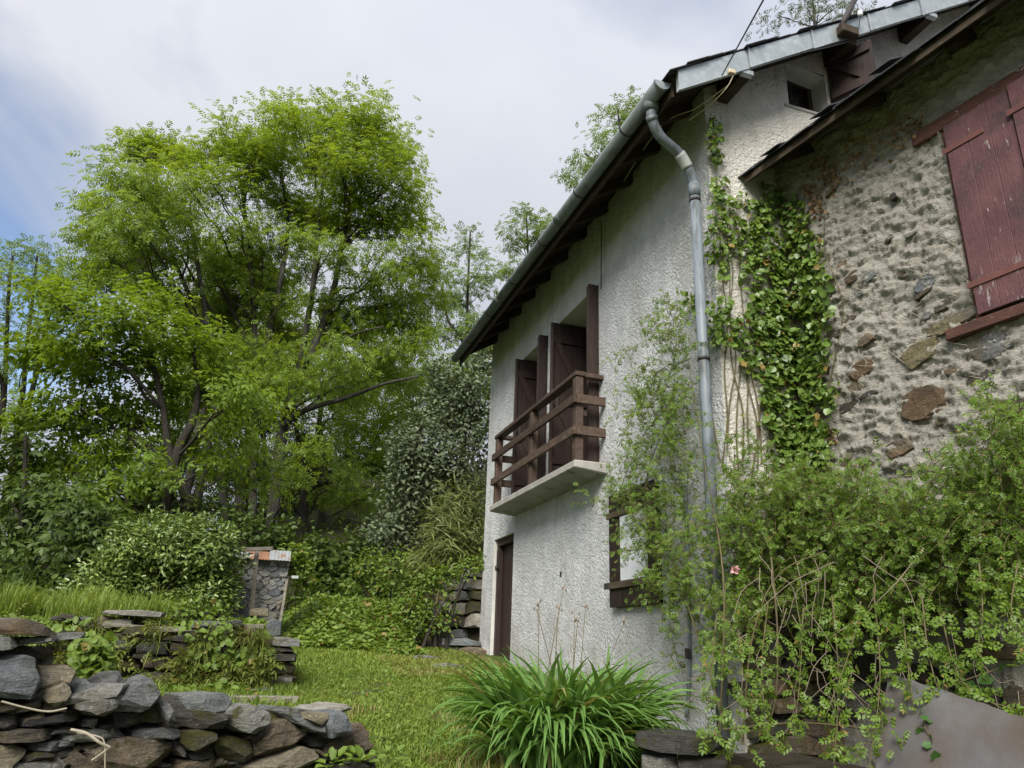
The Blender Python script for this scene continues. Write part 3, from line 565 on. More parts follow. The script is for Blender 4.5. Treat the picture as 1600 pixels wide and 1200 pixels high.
def stone_mesh(poly, O, A, B, N, depth, bulge, seed, sub=1, rough=1.0, tilt=(0, 0)):
    """a quarried stone: outline poly in (A, B), standing proud along N and running back by depth"""
    rg = np.random.default_rng(seed); P = np.asarray(poly, float); c = P.mean(0)
    pts = []
    for i in range(len(P)):
        a, b_ = P[i], P[(i+1) % len(P)]; L = np.linalg.norm(b_-a); k = max(1, int(L/0.07))
        for j in range(k): pts.append(a+(b_-a)*(j/k))
    P = np.array(pts); n = len(P); S = math.sqrt(abs(np.sum(P[:, 0]*np.roll(P[:, 1], -1)-P[:, 1]*np.roll(P[:, 0], -1)))/2)
    fx = rg.normal(0, 0.35); fy = rg.normal(0, 0.35); kn = rg.normal(0, 0.3, 2)
    V = []
    def ring(s, o, jit):
        q = c+(P-c)*s+rg.normal(0, jit*S*rough, P.shape)
        for p in q:
            d = (p-c)/max(S, .01); oo = o
            if o > 0: oo = o+bulge*(fx*d[0]+fy*d[1])*0.9-bulge*0.8*abs(d @ kn) + bulge*(tilt[0]*d[0]+tilt[1]*d[1])
            V.append(O+A*p[0]+B*p[1]+N*(oo+rg.normal(0, jit*S*.6*rough)))
    ring(0.5, bulge*1.02, .012); ring(0.92, bulge, .014); ring(1.0, bulge*.35, .012); ring(1.02, -depth*.5, .015); ring(.82, -depth, .02)
    bm = bmesh.new(); vv = [bm.verts.new(tuple(map(float, p))) for p in V]
    for r in range(4):
        for i in range(n):
            j = (i+1) % n; bm.faces.new([vv[r*n+i], vv[r*n+j], vv[(r+1)*n+j], vv[(r+1)*n+i]])
    bm.faces.new(vv[:n]); bm.faces.new(vv[4*n:][::-1])
    bmesh.ops.recalc_face_normals(bm, faces=bm.faces[:])
    C3 = O+A*c[0]+B*c[1]
    for _ in range(5 if sub > 1 else 2):       # struck-off corners
        a_ = rg.uniform(0, 6.283); tn = A*math.cos(a_)+B*math.sin(a_); nn = unit(N*rg.uniform(.4, 1.5)+tn); q = np.array([(np.array(v_.co)-C3) @ nn for v_ in bm.verts]); co_ = C3+nn*(q.max()-(q.max())*rg.uniform(.12, .34))
        r_ = bmesh.ops.bisect_plane(bm, geom=bm.verts[:]+bm.edges[:]+bm.faces[:], plane_co=Vector(co_.tolist()), plane_no=Vector(nn.tolist()), clear_outer=True)
        bmesh.ops.holes_fill(bm, edges=[e for e in r_['geom_cut'] if isinstance(e, bmesh.types.BMEdge)])
    bmesh.ops.remove_doubles(bm, verts=bm.verts[:], dist=.004)
    bmesh.ops.recalc_face_normals(bm, faces=bm.faces[:]); bmesh.ops.triangulate(bm, faces=bm.faces[:])
    if sub: bmesh.ops.subdivide_edges(bm, edges=bm.edges[:], cuts=sub, use_grid_fill=True)
    ph = rg.uniform(-9, 9, 3); dip = rg.normal(0, 12); bm.normal_update()
    for v_ in bm.verts:
        q = v_.co; t = mnoise.fractal(Vector((q.x*5+ph[0], q.y*5+ph[1], q.z*20+ph[2])), 0.6, 2.0, 4)
        t -= 0.5*abs(mnoise.noise(Vector((q.x*3+ph[2], q.y*3+ph[0], q.z*34+q.x*dip+ph[1]))))
        v_.co = v_.co+v_.normal*float(t)*0.04*S*rough
    return bmmesh('stone', bm)
# ---- the dry-stone wall in front
WL, WR_ = at(0, 1000, h=3.6), at(580, 1170, h=4.5); WA = unit(np.array([WR_[0]-WL[0], WR_[1]-WL[1], 0])); WN = unit(np.array([WA[1], -WA[0], 0.0]))
if WN[1] > 0: WN = -WN
WO = np.array([WL[0], WL[1], 0.0]); ZU = np.array([0, 0, 1.0])
def wpx(px, py, o=0.0):
    r = ray(px, py); P = WO+WN*o; t = ((P-CAM) @ WN)/(r @ WN); q = CAM+r*t; return np.array([(q-P) @ WA, q[2]])
A5 = lambda L: [(x/5, 960+y/5) for x, y in L]
B7 = lambda L: [(180+x/7.06, 1030+y/7.06) for x, y in L]
C7 = lambda L: [(380+x/7.27, 1060+y/7.27) for x, y in L]
front = [
 ('brown', .0, A5([(-160, 150), (0, 100), (30, 90), (120, 40), (200, 28), (300, 60), (400, 110), (458, 150), (440, 182), (330, 168), (90, 165), (-160, 175)])),
 ('blue', .03, A5([(-160, 185), (0, 180), (100, 168), (130, 205), (150, 240), (60, 272), (-160, 300)])),
 ('grey', .0, A5([(130, 187), (290, 178), (432, 178), (415, 207), (350, 230), (160, 240)])),
 ('grey', -.05, A5([(458, 148), (640, 138), (685, 155), (640, 188), (500, 195), (440, 206)])),
 ('brown', -.1, A5([(250, 320), (340, 250), (385, 260), (405, 300), (395, 350), (270, 350)])),
 ('dark', -.08, A5([(-160, 295), (60, 270), (250, 245), (300, 280), (260, 330), (-160, 345)])),
 ('blue', .05, A5([(-200, 360), (0, 345), (100, 325), (190, 318), (270, 325), (292, 345), (285, 420), (306, 520), (300, 600), (270, 655), (180, 670), (60, 668), (-200, 640)])),
 ('pale', -.12, A5([(285, 352), (428, 350), (390, 390), (350, 408), (285, 404)])),
 ('tan', .0, A5([(330, 403), (520, 398), (572, 430), (582, 480), (520, 532), (430, 547), (390, 577), (313, 577), (318, 500)])),
 ('brown', .0, A5([(313, 580), (388, 574), (400, 604), (360, 652), (340, 692), (288, 697)])),
 ('tan', .06, A5([(400, 590), (512, 533), (547, 570), (552, 610), (500, 667), (415, 727), (395, 692), (365, 687), (343, 650)])),
 ('blue', -.02, A5([(550, 560), (682, 498), (737, 570), (600, 612), (550, 622)])),
 ('grey', -.1, A5([(740, 570), (850, 500), (932, 443), (955, 480), (945, 560), (820, 590)])),
 ('grey', .06, [(101, 1099), (104, 1090), (140, 1078), (172, 1069), (203, 1069), (204, 1076), (185, 1084), (160, 1089), (130, 1096), (104, 1103)]),
 ('grey', .08, A5([(600, 700), (720, 655), (900, 623), (972, 635), (960, 690), (915, 752), (830, 807), (720, 797), (660, 757), (603, 742)])),
 ('brown', .02, A5([(-150, 690), (60, 673), (130, 700), (150, 720), (60, 762), (-150, 775)])),
 ('dark', .0, A5([(-150, 795), (130, 768), (152, 800), (122, 882), (60, 897), (-150, 900)])),
 ('dark', .02, A5([(160, 872), (200, 815), (400, 788), (540, 743), (652, 760), (640, 800), (560, 832), (480, 832), (350, 852), (250, 877)])),
 ('grey', -.02, A5([(190, 720), (320, 698), (402, 718), (425, 748), (300, 765)])),
 ('brown', .03, A5([(-150, 915), (0, 910), (250, 888), (422, 888), (438, 930), (410, 967), (250, 987), (-150, 1000)])),
 ('grey', .0, A5([(468, 930), (520, 898), (760, 888), (932, 888), (972, 950), (900, 977), (640, 987), (478, 992)])),
 ('grey', .02, A5([(208, 1005), (450, 988), (542, 1005), (552, 1052), (440, 1062), (220, 1062)])),
 ('tan', .04, A5([(-150, 1010), (100, 1008), (212, 1050), (180, 1102), (80, 1172), (0, 1260), (-150, 1300)])),
 ('dark', .04, A5([(155, 1110), (300, 1058), (432, 1060), (467, 1080), (420, 1102), (300, 1132), (168, 1155)])),
 ('grey', .03, A5([(10, 1330), (40, 1185), (200, 1148), (460, 1105), (517, 1180), (520, 1330)])),
 ('brown', .02, A5([(475, 1083), (560, 1053), (602, 1060), (662, 1110), (712, 1200), (730, 1330), (560, 1330), (530, 1180)])),
 ('tan', .0, A5([(608, 1045), (720, 1003), (802, 1010), (802, 1040), (700, 1087)])),
 ('brown', .05, [(137, 1178), (160, 1165), (178, 1155), (200, 1152), (255, 1152), (268, 1162), (277, 1183), (262, 1195), (230, 1202), (180, 1208), (145, 1204), (138, 1190)]),
 ('grey', .09, B7([(15, 460), (170, 330), (310, 228), (380, 193), (430, 240), (492, 380), (482, 420), (380, 505), (240, 585), (120, 585), (25, 595)])),
 ('grey', .08, B7([(488, 385), (540, 418), (612, 520), (643, 690), (560, 714), (520, 640), (478, 520)])),
 ('moss', .03, B7([(250, 640), (420, 500), (490, 520), (530, 660), (400, 700), (270, 690)])),
 ('dark', .02, B7([(-20, 595), (240, 585), (280, 650), (300, 695), (120, 745), (-20, 755)])),
 ('grey', .05, B7([(225, 800), (340, 758), (500, 738), (704, 780), (692, 852), (600, 873), (227, 873)])),
 ('blue', .0, B7([(728, 392), (1030, 366), (1252, 388), (1294, 440), (1242, 594), (1080, 598), (900, 568), (758, 548)])),
 ('dark', .04, B7([(636, 520), (700, 410), (760, 550), (1080, 600), (1232, 605), (1160, 765), (900, 765), (700, 735), (636, 690)])),  # body of the block above, its shade put into a darker stone
 ('moss', .07, B7([(728, 800), (900, 768), (1050, 788), (1172, 850), (1152, 900), (1030, 962), (900, 1013), (790, 1003), (718, 920)])),
 ('grey', .04, B7([(648, 900), (690, 878), (742, 990), (762, 1084), (700, 1064), (636, 980)])),
 ('grey', .07, [(354, 1120), (361, 1112), (375, 1101), (390, 1099), (405, 1103), (416, 1112), (420, 1122), (410, 1136), (398, 1147), (385, 1146), (370, 1141), (357, 1132)]),
 ('moss', .04, B7([(1090, 870), (1250, 830), (1490, 890), (1510, 1090), (1380, 1120), (1150, 1090), (1075, 960)])),
 ('dark', .03, B7([(765, 1015), (1050, 1010), (1085, 1085), (820, 1104)])),
 ('brown', .04, B7([(600, 1320), (640, 1200), (760, 1128), (1000, 1103), (1125, 1120), (1150, 1320)])),
 ('brown', .04, C7([(125, 720), (250, 600), (330, 468), (450, 438), (645, 570), (725, 600), (690, 655), (600, 725), (500, 775), (340, 845), (170, 905), (105, 885)])),
 ('grey', .07, C7([(388, 370), (430, 318), (600, 333), (780, 378), (905, 400), (945, 500), (922, 562), (840, 613), (720, 583), (560, 503), (450, 433)])),
 ('tan', .10, C7([(652, 390), (760, 368), (952, 390), (942, 482), (900, 533), (820, 523), (658, 442)])),
 ('pale', -.2, C7([(780, 380), (900, 328), (1150, 283), (1254, 340), (1150, 374), (1000, 390)])),
 ('blue', .12, C7([(928, 520), (990, 398), (1090, 363), (1222, 430), (1253, 490), (1222, 582), (1070, 653), (970, 684)])),
 ('brown', .03, C7([(1220, 580), (1262, 498), (1322, 508), (1402, 600), (1392, 680), (1445, 840), (1330, 905), (1150, 905), (1000, 925), (896, 850), (886, 760), (980, 690), (1100, 645)])),
 ('tan', .10, C7([(60, 1150), (100, 1018), (350, 898), (640, 778), (722, 778), (802, 810), (893, 900), (862, 952), (700, 1013), (600, 1090)])),
 ('brown', .08, C7([(818, 820), (870, 806), (904, 850), (890, 884)])),
 ('moss', .0, C7([(258, 388), (380, 355), (434, 410), (330, 472), (280, 562), (236, 602)])),
 ('brown', .05, C7([(1325, 900), (1442, 858), (1503, 900), (1483, 955), (1350, 935)])),
 ('dark', .02, C7([(-30, 690), (95, 708), (85, 850), (-30, 905)])),
 ('dark', .0, C7([(560, 640), (900, 620), (960, 720), (880, 760), (720, 770)])),
 ('dark', .0, C7([(560, 1090), (900, 940), (1100, 930), (1330, 920), (1480, 960), (1500, 1150), (600, 1200)])),
 ('dark', -.02, B7([(1110, 1120), (1380, 1125), (1560, 1100), (1560, 1330), (1130, 1330)])),
]
dwall = empty('dry_stone_wall', (WO[0], WO[1], 0.5), 'tumbled dry-stone wall of grey and brown slabs at the lawn edge, nearest wall', 'stone wall')
for i, (mk_, off_, poly) in enumerate(front):
    q = [wpx(px, py, off_) for px, py in poly]
    ext = max(np.ptp([a[0] for a in q]), np.ptp([a[1] for a in q]))
    me = stone_mesh(q, WO+WN*off_, WA, ZU, WN, 0.16+0.25*min(.4, ext), 0.02+0.13*min(.35, ext), 100+i, 2, 1.0, (0, -0.9))
    link('stone', me, ST[mk_], dwall)
# earth core behind the face, its dark colour shades the gaps, following the wall's top
tops = [(-120, 990), (0, 1000), (60, 1010), (100, 1052), (150, 1090), (210, 1090), (262, 1098), (300, 1110), (350, 1118), (400, 1128), (450, 1125), (520, 1145), (565, 1175)]
V, Fq = [], []
for px, py in tops:
    u, z = wpx(px, py, -.1)
    for o, zz_ in ((-.08, z-.05), (-.5, z-.08), (-.62, 0.3), (-.06, 0.2)): V.append(WO+WA*u+WN*o+ZU*zz_)
for i in range(len(tops)-1):
    for j in range(4): k = (j+1) % 4; Fq.append((i*4+j, i*4+k, i*4+4+k, i*4+4+j))
Fq += [(0, 1, 2, 3), (len(V)-1, len(V)-2, len(V)-3, len(V)-4)]
link('dark_earth_core', pymesh('dark_earth_core', V, Fq), M['soil'], dwall)
rs = random.Random(8)
for i in range(26):      # smaller stones of the face below the frame and of the back, keep the wall whole from other sides
    u = rs.uniform(0.0, 1.85); zt = np.interp(u, [0, .4, 1.85], [1.2, 1.0, .85]); z = rs.uniform(.3, zt-.15); w, hh = rs.uniform(.14, .3), rs.uniform(.06, .12)
    bo = -.5; poly = [(u-w/2, z-hh/2), (u+w/2, z-hh/2), (u+w/2*.9, z+hh/2), (u-w/2*.95, z+hh/2)]
    link('stone', stone_mesh(poly, WO+WN*bo, WA, ZU, -WN, .15, .05, 300+i, 0), ST[rs.choice(['grey', 'brown', 'dark'])], dwall)
for i in range(22):
    u = rs.uniform(-.1, 1.85); z = rs.uniform(.35, .85-.1*u); w, hh = rs.uniform(.18, .36), rs.uniform(.07, .13)
    poly = [(u-w/2, z-hh/2), (u+w/2, z-hh/2), (u+w/2*.9, z+hh/2), (u-w/2*.95, z+hh/2)]
    link('stone', stone_mesh(poly, WO, WA, ZU, WN, .15, .05, 340+i, 0), ST[rs.choice(['grey', 'brown', 'dark'])], dwall)
rs = random.Random(71)
for i in range(90):      # packing chips between the face stones
    px = rs.uniform(0, 560); ytop = np.interp(px, [0, 60, 100, 150, 260, 350, 420, 565], [1010, 1030, 1095, 1105, 1110, 1130, 1140, 1175]); py = rs.uniform(ytop+12, 1205); u, z = wpx(px, py, .0); w, hh = rs.uniform(.03, .11), rs.uniform(.012, .035); t_ = rs.uniform(-.25, .25)
    poly = [(u-w/2, z-hh/2-t_*w/2), (u+w/2, z-hh/2+t_*w/2), (u+w*.42, z+hh/2+t_*w/2), (u-w*.4, z+hh*.4-t_*w/2)]
    link('stone', stone_mesh(poly, WO+WN*rs.uniform(-.01, .03), WA, ZU, WN, .12, .03, 1200+i, 0, 1.2), ST[rs.choice(['grey', 'brown', 'dark', 'tan', 'grey'])], dwall)
M['twig'] = simple('bleached_twig', (0.42, 0.37, 0.29), (0.30, 0.26, 0.2), 30, 0.8, bump=0.2)
def wp3(px, py, o): u, z = wpx(px, py, o); return WO+WA*u+WN*o+ZU*z
tw = [tube(spline([wp3(110, 1140, .16), wp3(135, 1146, .18), wp3(155, 1160, .2), wp3(171, 1168, .2)], 4), [.006]*13, 5),
      tube(spline([wp3(120, 1145, .17), wp3(150, 1150, .19), wp3(163, 1160, .2), wp3(164, 1200, .2)], 4), [.003]*13, 5),
      tube(spline([wp3(171, 1168, .2), wp3(155, 1180, .2), wp3(143, 1188, .19)], 4), [.003]*9, 5)]
link('dry_twig', tubes_mesh('dry_twig', tw), M['twig'], label='bleached forked twig lying on the face of the nearest stone wall', cat='twig')
tw = [tube(spline([wp3(2, 1096, .12), wp3(40, 1106, .13), wp3(75, 1112, .14), wp3(104, 1107, .14)], 4), [.004]*13, 5)]
link('dry_twig', tubes_mesh('dry_twig', tw), M['twig'], label='single thin pale twig under the big grey block of the nearest wall', cat='twig')

# ---- random-coursed rubble faces
def rubble(parent, P0, P1, zbot, ztop, seed, mats, hmin=.06, hmax=.14, wmin=.12, wmax=.34, depth=.2, keep=1.0, prot=.05, sub=0, label=None):
    rg = random.Random(seed); P0, P1 = np.array([*P0, 0.0]), np.array([*P1, 0.0]); A = unit(P1-P0); L = np.linalg.norm(P1-P0); N = np.array([A[1], -A[0], 0.0])
    if (CAM-P0) @ N < 0: N = -N
    z = min(zbot(0), zbot(L)); n = 0
    while z < max(ztop(u) for u in np.linspace(0, L, 12)):
        h = rg.uniform(hmin, hmax); u = -rg.uniform(0, .1)
        while u < L:
            w = rg.uniform(wmin, wmax)*(0.7+h/hmax*.5); um = u+w/2; zz_ = z+rg.uniform(-.015, .015)
            if zz_+h*.4 < ztop(min(max(um, 0), L)) and zz_+h > zbot(min(max(um, 0), L))-.05 and rg.random() < keep:
                j = lambda s: rg.uniform(-s, s); hh = h*rg.uniform(.8, 1.05)
                poly = [(u+.006+j(.012), zz_+j(.012)), (um+j(.03), zz_-j(.01)), (u+w-.006+j(.012), zz_+j(.012)), (u+w-.008+j(.012), zz_+hh*rg.uniform(.6, 1)), (um+j(.05), zz_+hh+j(.012)), (u+.008+j(.012), zz_+hh*rg.uniform(.6, 1))]
                link('stone', stone_mesh(poly, P0+N*rg.uniform(-.03, .03), A, ZU, N, depth, prot*rg.uniform(.5, 1.2), seed*1000+n, sub), ST[rg.choice(mats)], parent); n += 1
            u += w
        z += h*.98
    return A, N
def corebox(parent, P0, P1, zb, zt, back=.5, inset=.06):
    P0, P1 = np.array([*P0, 0.0]), np.array([*P1, 0.0]); A = unit(P1-P0); N = np.array([A[1], -A[0], 0.0])
    if (CAM-P0) @ N < 0: N = -N
    V = []
    for P in (P0, P1):
        for o, z in ((-inset, zb), (-inset, zt), (-back, zt), (-back, zb)): V.append(P+N*o+ZU*z)
    link('dark_earth_core', pymesh('dark_earth_core', V, [(0, 1, 5, 4), (1, 2, 6, 5), (2, 3, 7, 6), (0, 3, 2, 1), (4, 5, 6, 7)]), M['soil'], parent)
# the second, overgrown wall across the lawn
rw = empty('ruined_wall', (.2, 7.6, 1.2), 'low overgrown dry-stone wall with grass hanging over it beside the lawn', 'stone wall')
R0, R1 = (-2.9, 7.45), (.27, 7.58)
rubble(rw, R0, R1, lambda u: 1.12, lambda u: 1.70+.07*math.sin(u*3)-.06*max(0, u-2.7), 21, ['grey', 'dark', 'brown', 'dark', 'moss'], .05, .11, .14, .36, .25, .92, .06)
rubble(rw, R1, (.30, 8.6), lambda u: 1.12, lambda u: 1.62, 22, ['grey', 'dark', 'brown'], .05, .11, .14, .3, .2, .9)
corebox(rw, R0, R1, .9, 1.62, .9)
c = at(205, 958, h=7.75); link('stone', stone_mesh([(-.27, -.02), (.25, -.025), (.27, .015), (.1, .03), (-.22, .02)], c, np.array([1, 0, 0.]), ZU, np.array([0, -1, 0.]), .35, .03, 77, 1), ST['pale'], rw, label='pale flat capping slab on the ruined wall')
rf_ = random.Random(44)
for k in range(16):       # capping slabs and fallen stones on and before the wall
    px = rf_.uniform(95, 415); top = k < 10; c = at(px, rf_.uniform(962, 976) if top else rf_.uniform(1040, 1080), h=7.6+rf_.uniform(0, .4) if top else 7.2)
    if not top: c[2] = float(gz(c[0], c[1]))+.03
    else: c[2] = 1.70+rf_.uniform(0, .05)
    w, hh = rf_.uniform(.12, .3), rf_.uniform(.03, .07); poly = [(-w/2, -hh/2), (w/2, -hh/2), (w*.46, hh*.3), (w*.1, hh/2), (-w*.4, hh*.4)]
    link('stone', stone_mesh(poly, c, np.array([.98, rf_.uniform(-.2, .2), rf_.uniform(-.15, .15)]), ZU, np.array([0, -1, 0.]), .22, .04, 950+k, 1), ST[rf_.choice(['grey', 'brown', 'pale', 'dark'])], rw)
for k, (p, q, r) in enumerate([((250, 984), (412, 979), .022), ((330, 990), (400, 984), .016), ((160, 976), (260, 982), .014)]):
    a, b_ = at(*p, h=7.55), at(*q, h=7.62)
    beam('timber', a, b_, .05, r*2, M['greywood'], label=['long grey timber lying along the top of the ruined wall', 'short grey stick beneath the long timber on the ruined wall', 'thin dark lath lying on the vine covered end of the ruined wall'][k], cat='timber')
a, b_ = at(388, 978, h=7.9), at(372, 1000, h=7.7)
beam('timber', a+np.array([0, 0, .0]), b_, .07, .03, M['greywood'], label='short split board leaning below the slate wall', cat='timber')
# boards sunk in the grass
for k, (p, q, w) in enumerate([((362, 1081), (468, 1079), .16), ((330, 1092), (392, 1090), .2)]):
    a, b_ = at(*p, h=6.75-.35*k), at(*q, h=6.75-.35*k); za = float(gz((a[0]+b_[0])/2, (a[1]+b_[1])/2))+.045; a[2] = za; b_[2] = za
    beam('timber', a, b_, w, .05, M['greywood'], label=['long grey plank lying in the grass below the ruined wall', 'short wide grey plank in the grass behind the front wall'][k], cat='timber')

# ---- slate-hung stub of a shed
SY = 11.5; shed = empty('shed_ruin', (.2, SY, 1.55), 'ruined shed wall hung with grey slates under rusty tin cap', 'shed')
def spx(px, py, y=SY): return at(px, py, y=y)
xl, xr = spx(340, 900)[0]-.3, spx(455, 870)[0]
box('wall', (xl, SY+.06, 1.3), (xr-.03, SY+.5, 2.80), ST['grey'], shed, 0.01)
rg = random.Random(5); z = 2.03; zt = 2.74; row = 0; tmpl = {}
while z < zt:
    hh = rg.uniform(.050, .075); x = xl-rg.uniform(0, .1)
    xe = xr-.02-0.10*max(0, (2.6-z))
    while x < xe:
        w = rg.uniform(.09, .19); w = min(w, xe-x+.02)
        if w > .04:
            n_ = 6; tip = rg.uniform(.35, 1.3); tj = rg.uniform(0, .012)
            tip = min(tip, hh*1.3/.05); prof = [(0, hh*1.5), (0, .05*tip)] + [(w*t, hh*.0+.05*tip*(abs(2*t-1)**1.6)) for t in (.2, .5, .8)] + [(w, .05*tip), (w, hh*1.5)]
            V = [(x+a, SY+.052-.02*(1-b_/(hh*1.5))-.008-tj*.7, z+b_) for a, b_ in prof]
            V += [(vx, SY+.058, vz) for vx, vy, vz in V]; n_ = len(prof)
            Fq = [tuple(range(n_))[::-1], tuple(range(n_, 2*n_))]+[(i, (i+1) % n_, n_+(i+1) % n_, n_+i) for i in range(n_)]
            link('slate', pymesh('slate', V, Fq), ST[rg.choice(['slab', 'slab', 'blue', 'pale', 'slab'])], shed)
        x += w+.004
    z += hh; row += 1
x = xl+.2
while x < xr-.2:
    w = rg.uniform(.16, .26); box('slate_panel', (x, SY+.02+rg.uniform(0, .02), 1.78+rg.uniform(-.05, .04)), (x+w-.008, SY+.056, 2.05), ST['blue'], shed, 0.004); x += w
for k, (za, zb) in enumerate(((1.40, 1.56), (1.565, 1.70), (1.705, 1.86), (1.865, 2.0))):
    x1 = xr-.12+.02*(k % 2); poly = [(x1-.18, za), (x1, za+.01), (x1+.01, zb-.02), (x1-.05, zb), (x1-.17, zb-.01)]
    link('stone', stone_mesh(poly, np.array([0, SY+.02, 0]), np.array([1, 0, 0.]), ZU, np.array([0, -1, 0.]), .3, .05, 510+k, 0), ST['pale'], shed)
for k, (px, py, w, hh, m_) in enumerate(((405, 956, .26, .11, 'tan'), (425, 980, .26, .22, 'blue'), (372, 965, .12, .09, 'pale'), (395, 1008, .2, .12, 'pale'))):
    c = at(px, py, h=11.1); link('stone', stone_mesh([(-w/2, -hh/2), (w/2, -hh/2), (w*.45, hh*.4), (0, hh/2), (-w*.45, hh*.3)], c, np.array([1, 0, 0.]), ZU, np.array([0, -1, 0.]), .2, .05, 530+k, 0), ST[m_], shed)
M['tin'] = simple('galvanised_tin', (0.27, 0.28, 0.285), (0.20, 0.21, 0.215), 6, 0.55, (0.22, 0.11, 0.06), 5.1, (0.56, 0.64), bump=0.15, metal=0.25)
M['rust'] = simple('rusty_tin', (0.24, 0.12, 0.07), (0.16, 0.085, 0.05), 9, 0.8, (0.34, 0.30, 0.26), 6, (0.55, 0.66), bump=0.3)
def tin(x0, x1, y0, y1, z0, z1, mat):
    n_ = 24; V = []
    for i in range(n_+1):
        x = x0+(x1-x0)*i/n_; dz = .004*math.sin(i*math.pi*.5)
        V += [(x, y0, z0+dz), (x, y1, z1+dz)]
    link('tin_sheet', pymesh('tin_sheet', V, [(2*i, 2*i+2, 2*i+3, 2*i+1) for i in range(n_)], True), mat, shed)
tin(xr-.56, xr-.30, SY-.10, SY+.02, 2.685, 2.81, M['rust']); tin(xr-.298, xr-.01, SY-.105, SY+.02, 2.69, 2.84, M['tin']); tin(xr-.80, xr-.562, SY-.08, SY+.02, 2.70, 2.80, M['tin']); tin(xr-.8, xr-.02, SY+.03, SY+.6, 2.845, 2.90, M['tin'])
fr = empty('timber_gallows', at(393, 985, h=11.2), 'T-shaped frame of thin timber poles standing before the slate wall', 'frame')
a, b_ = at(391, 988, h=11.2), at(402, 858, h=11.25); a[2] = float(gz(a[0], a[1])); beam('post', a, b_, .06, .06, M['greywood'], fr, up=(0, 1, 0))
a, b_ = at(369, 860, h=11.18), at(426, 858, h=11.18); beam('cross_bar', a+np.array([0, -.07, 0]), b_+np.array([0, -.07, 0]), .05, .05, M['greywood'], fr)
a, b_ = at(435, 985, h=11.15), at(449, 902, h=11.2); a[2] = float(gz(a[0], a[1])); beam('pole', a, b_, .035, .035, M['greywood'], up=(0, 1, 0), label='slim leaning pole beside the slate wall edge', cat='pole')
a, b_ = at(422, 902, h=11.1), at(466, 902, h=11.25); ar = empty('metal_arm', a, 'dark metal arm with pale end on the slate wall', 'bracket')
beam('bar', a, a+(b_-a)*.75, .03, .025, M['iron'], ar); beam('end_fitting', a+(b_-a)*.76, b_, .035, .04, M['pipelight'], ar)

# ---- retaining wall and bank behind the house
rt = empty('retaining_wall', (3.3, 11.9, 1.5), 'mossy rubble retaining wall holding the bank beside the house corner', 'stone wall')
T0, T1 = (3.42, 11.72), (2.42, 14.2)
rubble(rt, T0, T1, lambda u: 1.45, lambda u: 2.85-.25*u+.05*math.sin(u*5), 31, ['grey', 'dark', 'blue', 'brown', 'moss', 'pale'], .10, .24, .16, .40, .3, .96, .09)
corebox(rt, T0, T1, 1.3, 2.3, .8, .08)
st = empty('low_step_wall', (2.6, 12, 1.5), 'short low wall of flat dark slabs at the foot of the bank', 'stone wall')
rubble(st, (2.25, 12.35), (3.15, 11.35), lambda u: 1.42, lambda u: 1.74, 33, ['grey', 'dark', 'blue', 'brown'], .06, .13, .16, .4, .3, 1.0, .06)
corebox(st, (2.25, 12.35), (3.15, 11.35), 1.3, 1.68, .6)
for k, (px, py, h_, lab) in enumerate(((700, 1068, 9.6, 'flat dark slab lying in the grass left of the daylilies'), (668, 1052, 10.4, 'small dark stone in the grass below the low step wall'))):
    c = at(px, py, h=h_); c[2] = float(gz(c[0], c[1]))+.02
    link('flat_stone', stone_mesh([(-.2, -.03), (.18, -.03), (.2, .02), (0, .045), (-.18, .03)], c, np.array([1, 0, 0.]), ZU, np.array([0, -1, 0.]), .3, .04, 90+k, 0), ST['grey'], label=lab, cat='stone')

# ---- barn face: bared stones, lintel, sill, shutter, eave
def bstone(px, py, w, h, mat, seed, rot=0.0, prot=.012, o=0.0):
    w *= 1.2; h *= 1.2; u, z = batpx(px, py); o = o+mdisp(u, z); c_, s_ = math.cos(rot), math.sin(rot); rg = random.Random(seed)
    base = [(-.5, -.2), (-.3, -.48), (.15, -.5), (.48, -.35), (.5, .15), (.3, .45), (-.1, .5), (-.42, .35)]
    poly = [(u+(a*w*rg.uniform(.85, 1.1))*c_-(b_*h*rg.uniform(.8, 1.1))*s_, z+(a*w)*s_+(b_*h)*c_) for a, b_ in base]
    link('stone', stone_mesh(poly, BJ+BN*o, BU, ZU, BN, .1, prot, seed, 1, .9), ST[mat], bwall)
ST['rust'] = stonemat('rusty_schist', (0.13, 0.088, 0.055), (0.20, 0.14, 0.09), (0.11, 0.085, 0.065))
ST['olive'] = stonemat('olive_schist', (0.17, 0.15, 0.09), (0.28, 0.245, 0.15), (0.20, 0.19, 0.165))
for k, (px, py, w, h, m_, r) in enumerate([
    (1447, 443, .17, .10, 'blue', .1), (1335, 434, .12, .08, 'rust', .2), (1357, 432, .11, .08, 'blue', .2), (1438, 550, .28, .15, 'olive', .35), (1345, 577, .20, .12, 'rust', .2),
    (1440, 630, .28, .20, 'rust', .05), (1335, 605, .14, .09, 'brown', .1), (1322, 635, .20, .07, 'dark', .15), (1535, 548, .30, .16, 'grey', .2), (1525, 590, .22, .08, 'dark', .05),
    (1494, 500, .40, .07, 'olive', .12), (1318, 412, .18, .07, 'brown', .15), (1415, 425, .12, .07, 'brown', .1), (1470, 478, .12, .06, 'dark', .1), (1342, 460, .10, .05, 'grey', .1),
    (1355, 532, .12, .07, 'brown', .2), (1485, 580, .1, .05, 'brown', .1), (1300, 520, .12, .08, 'brown', .1), (1580, 640, .2, .1, 'dark', .1), (1405, 700, .2, .1, 'brown', .1),
    (1390, 372, .08, .04, 'dark', .2), (1300, 300, .10, .05, 'brown', .3)]):
    bstone(px, py, w, h, m_, 700+k, r)
rgb = random.Random(29)
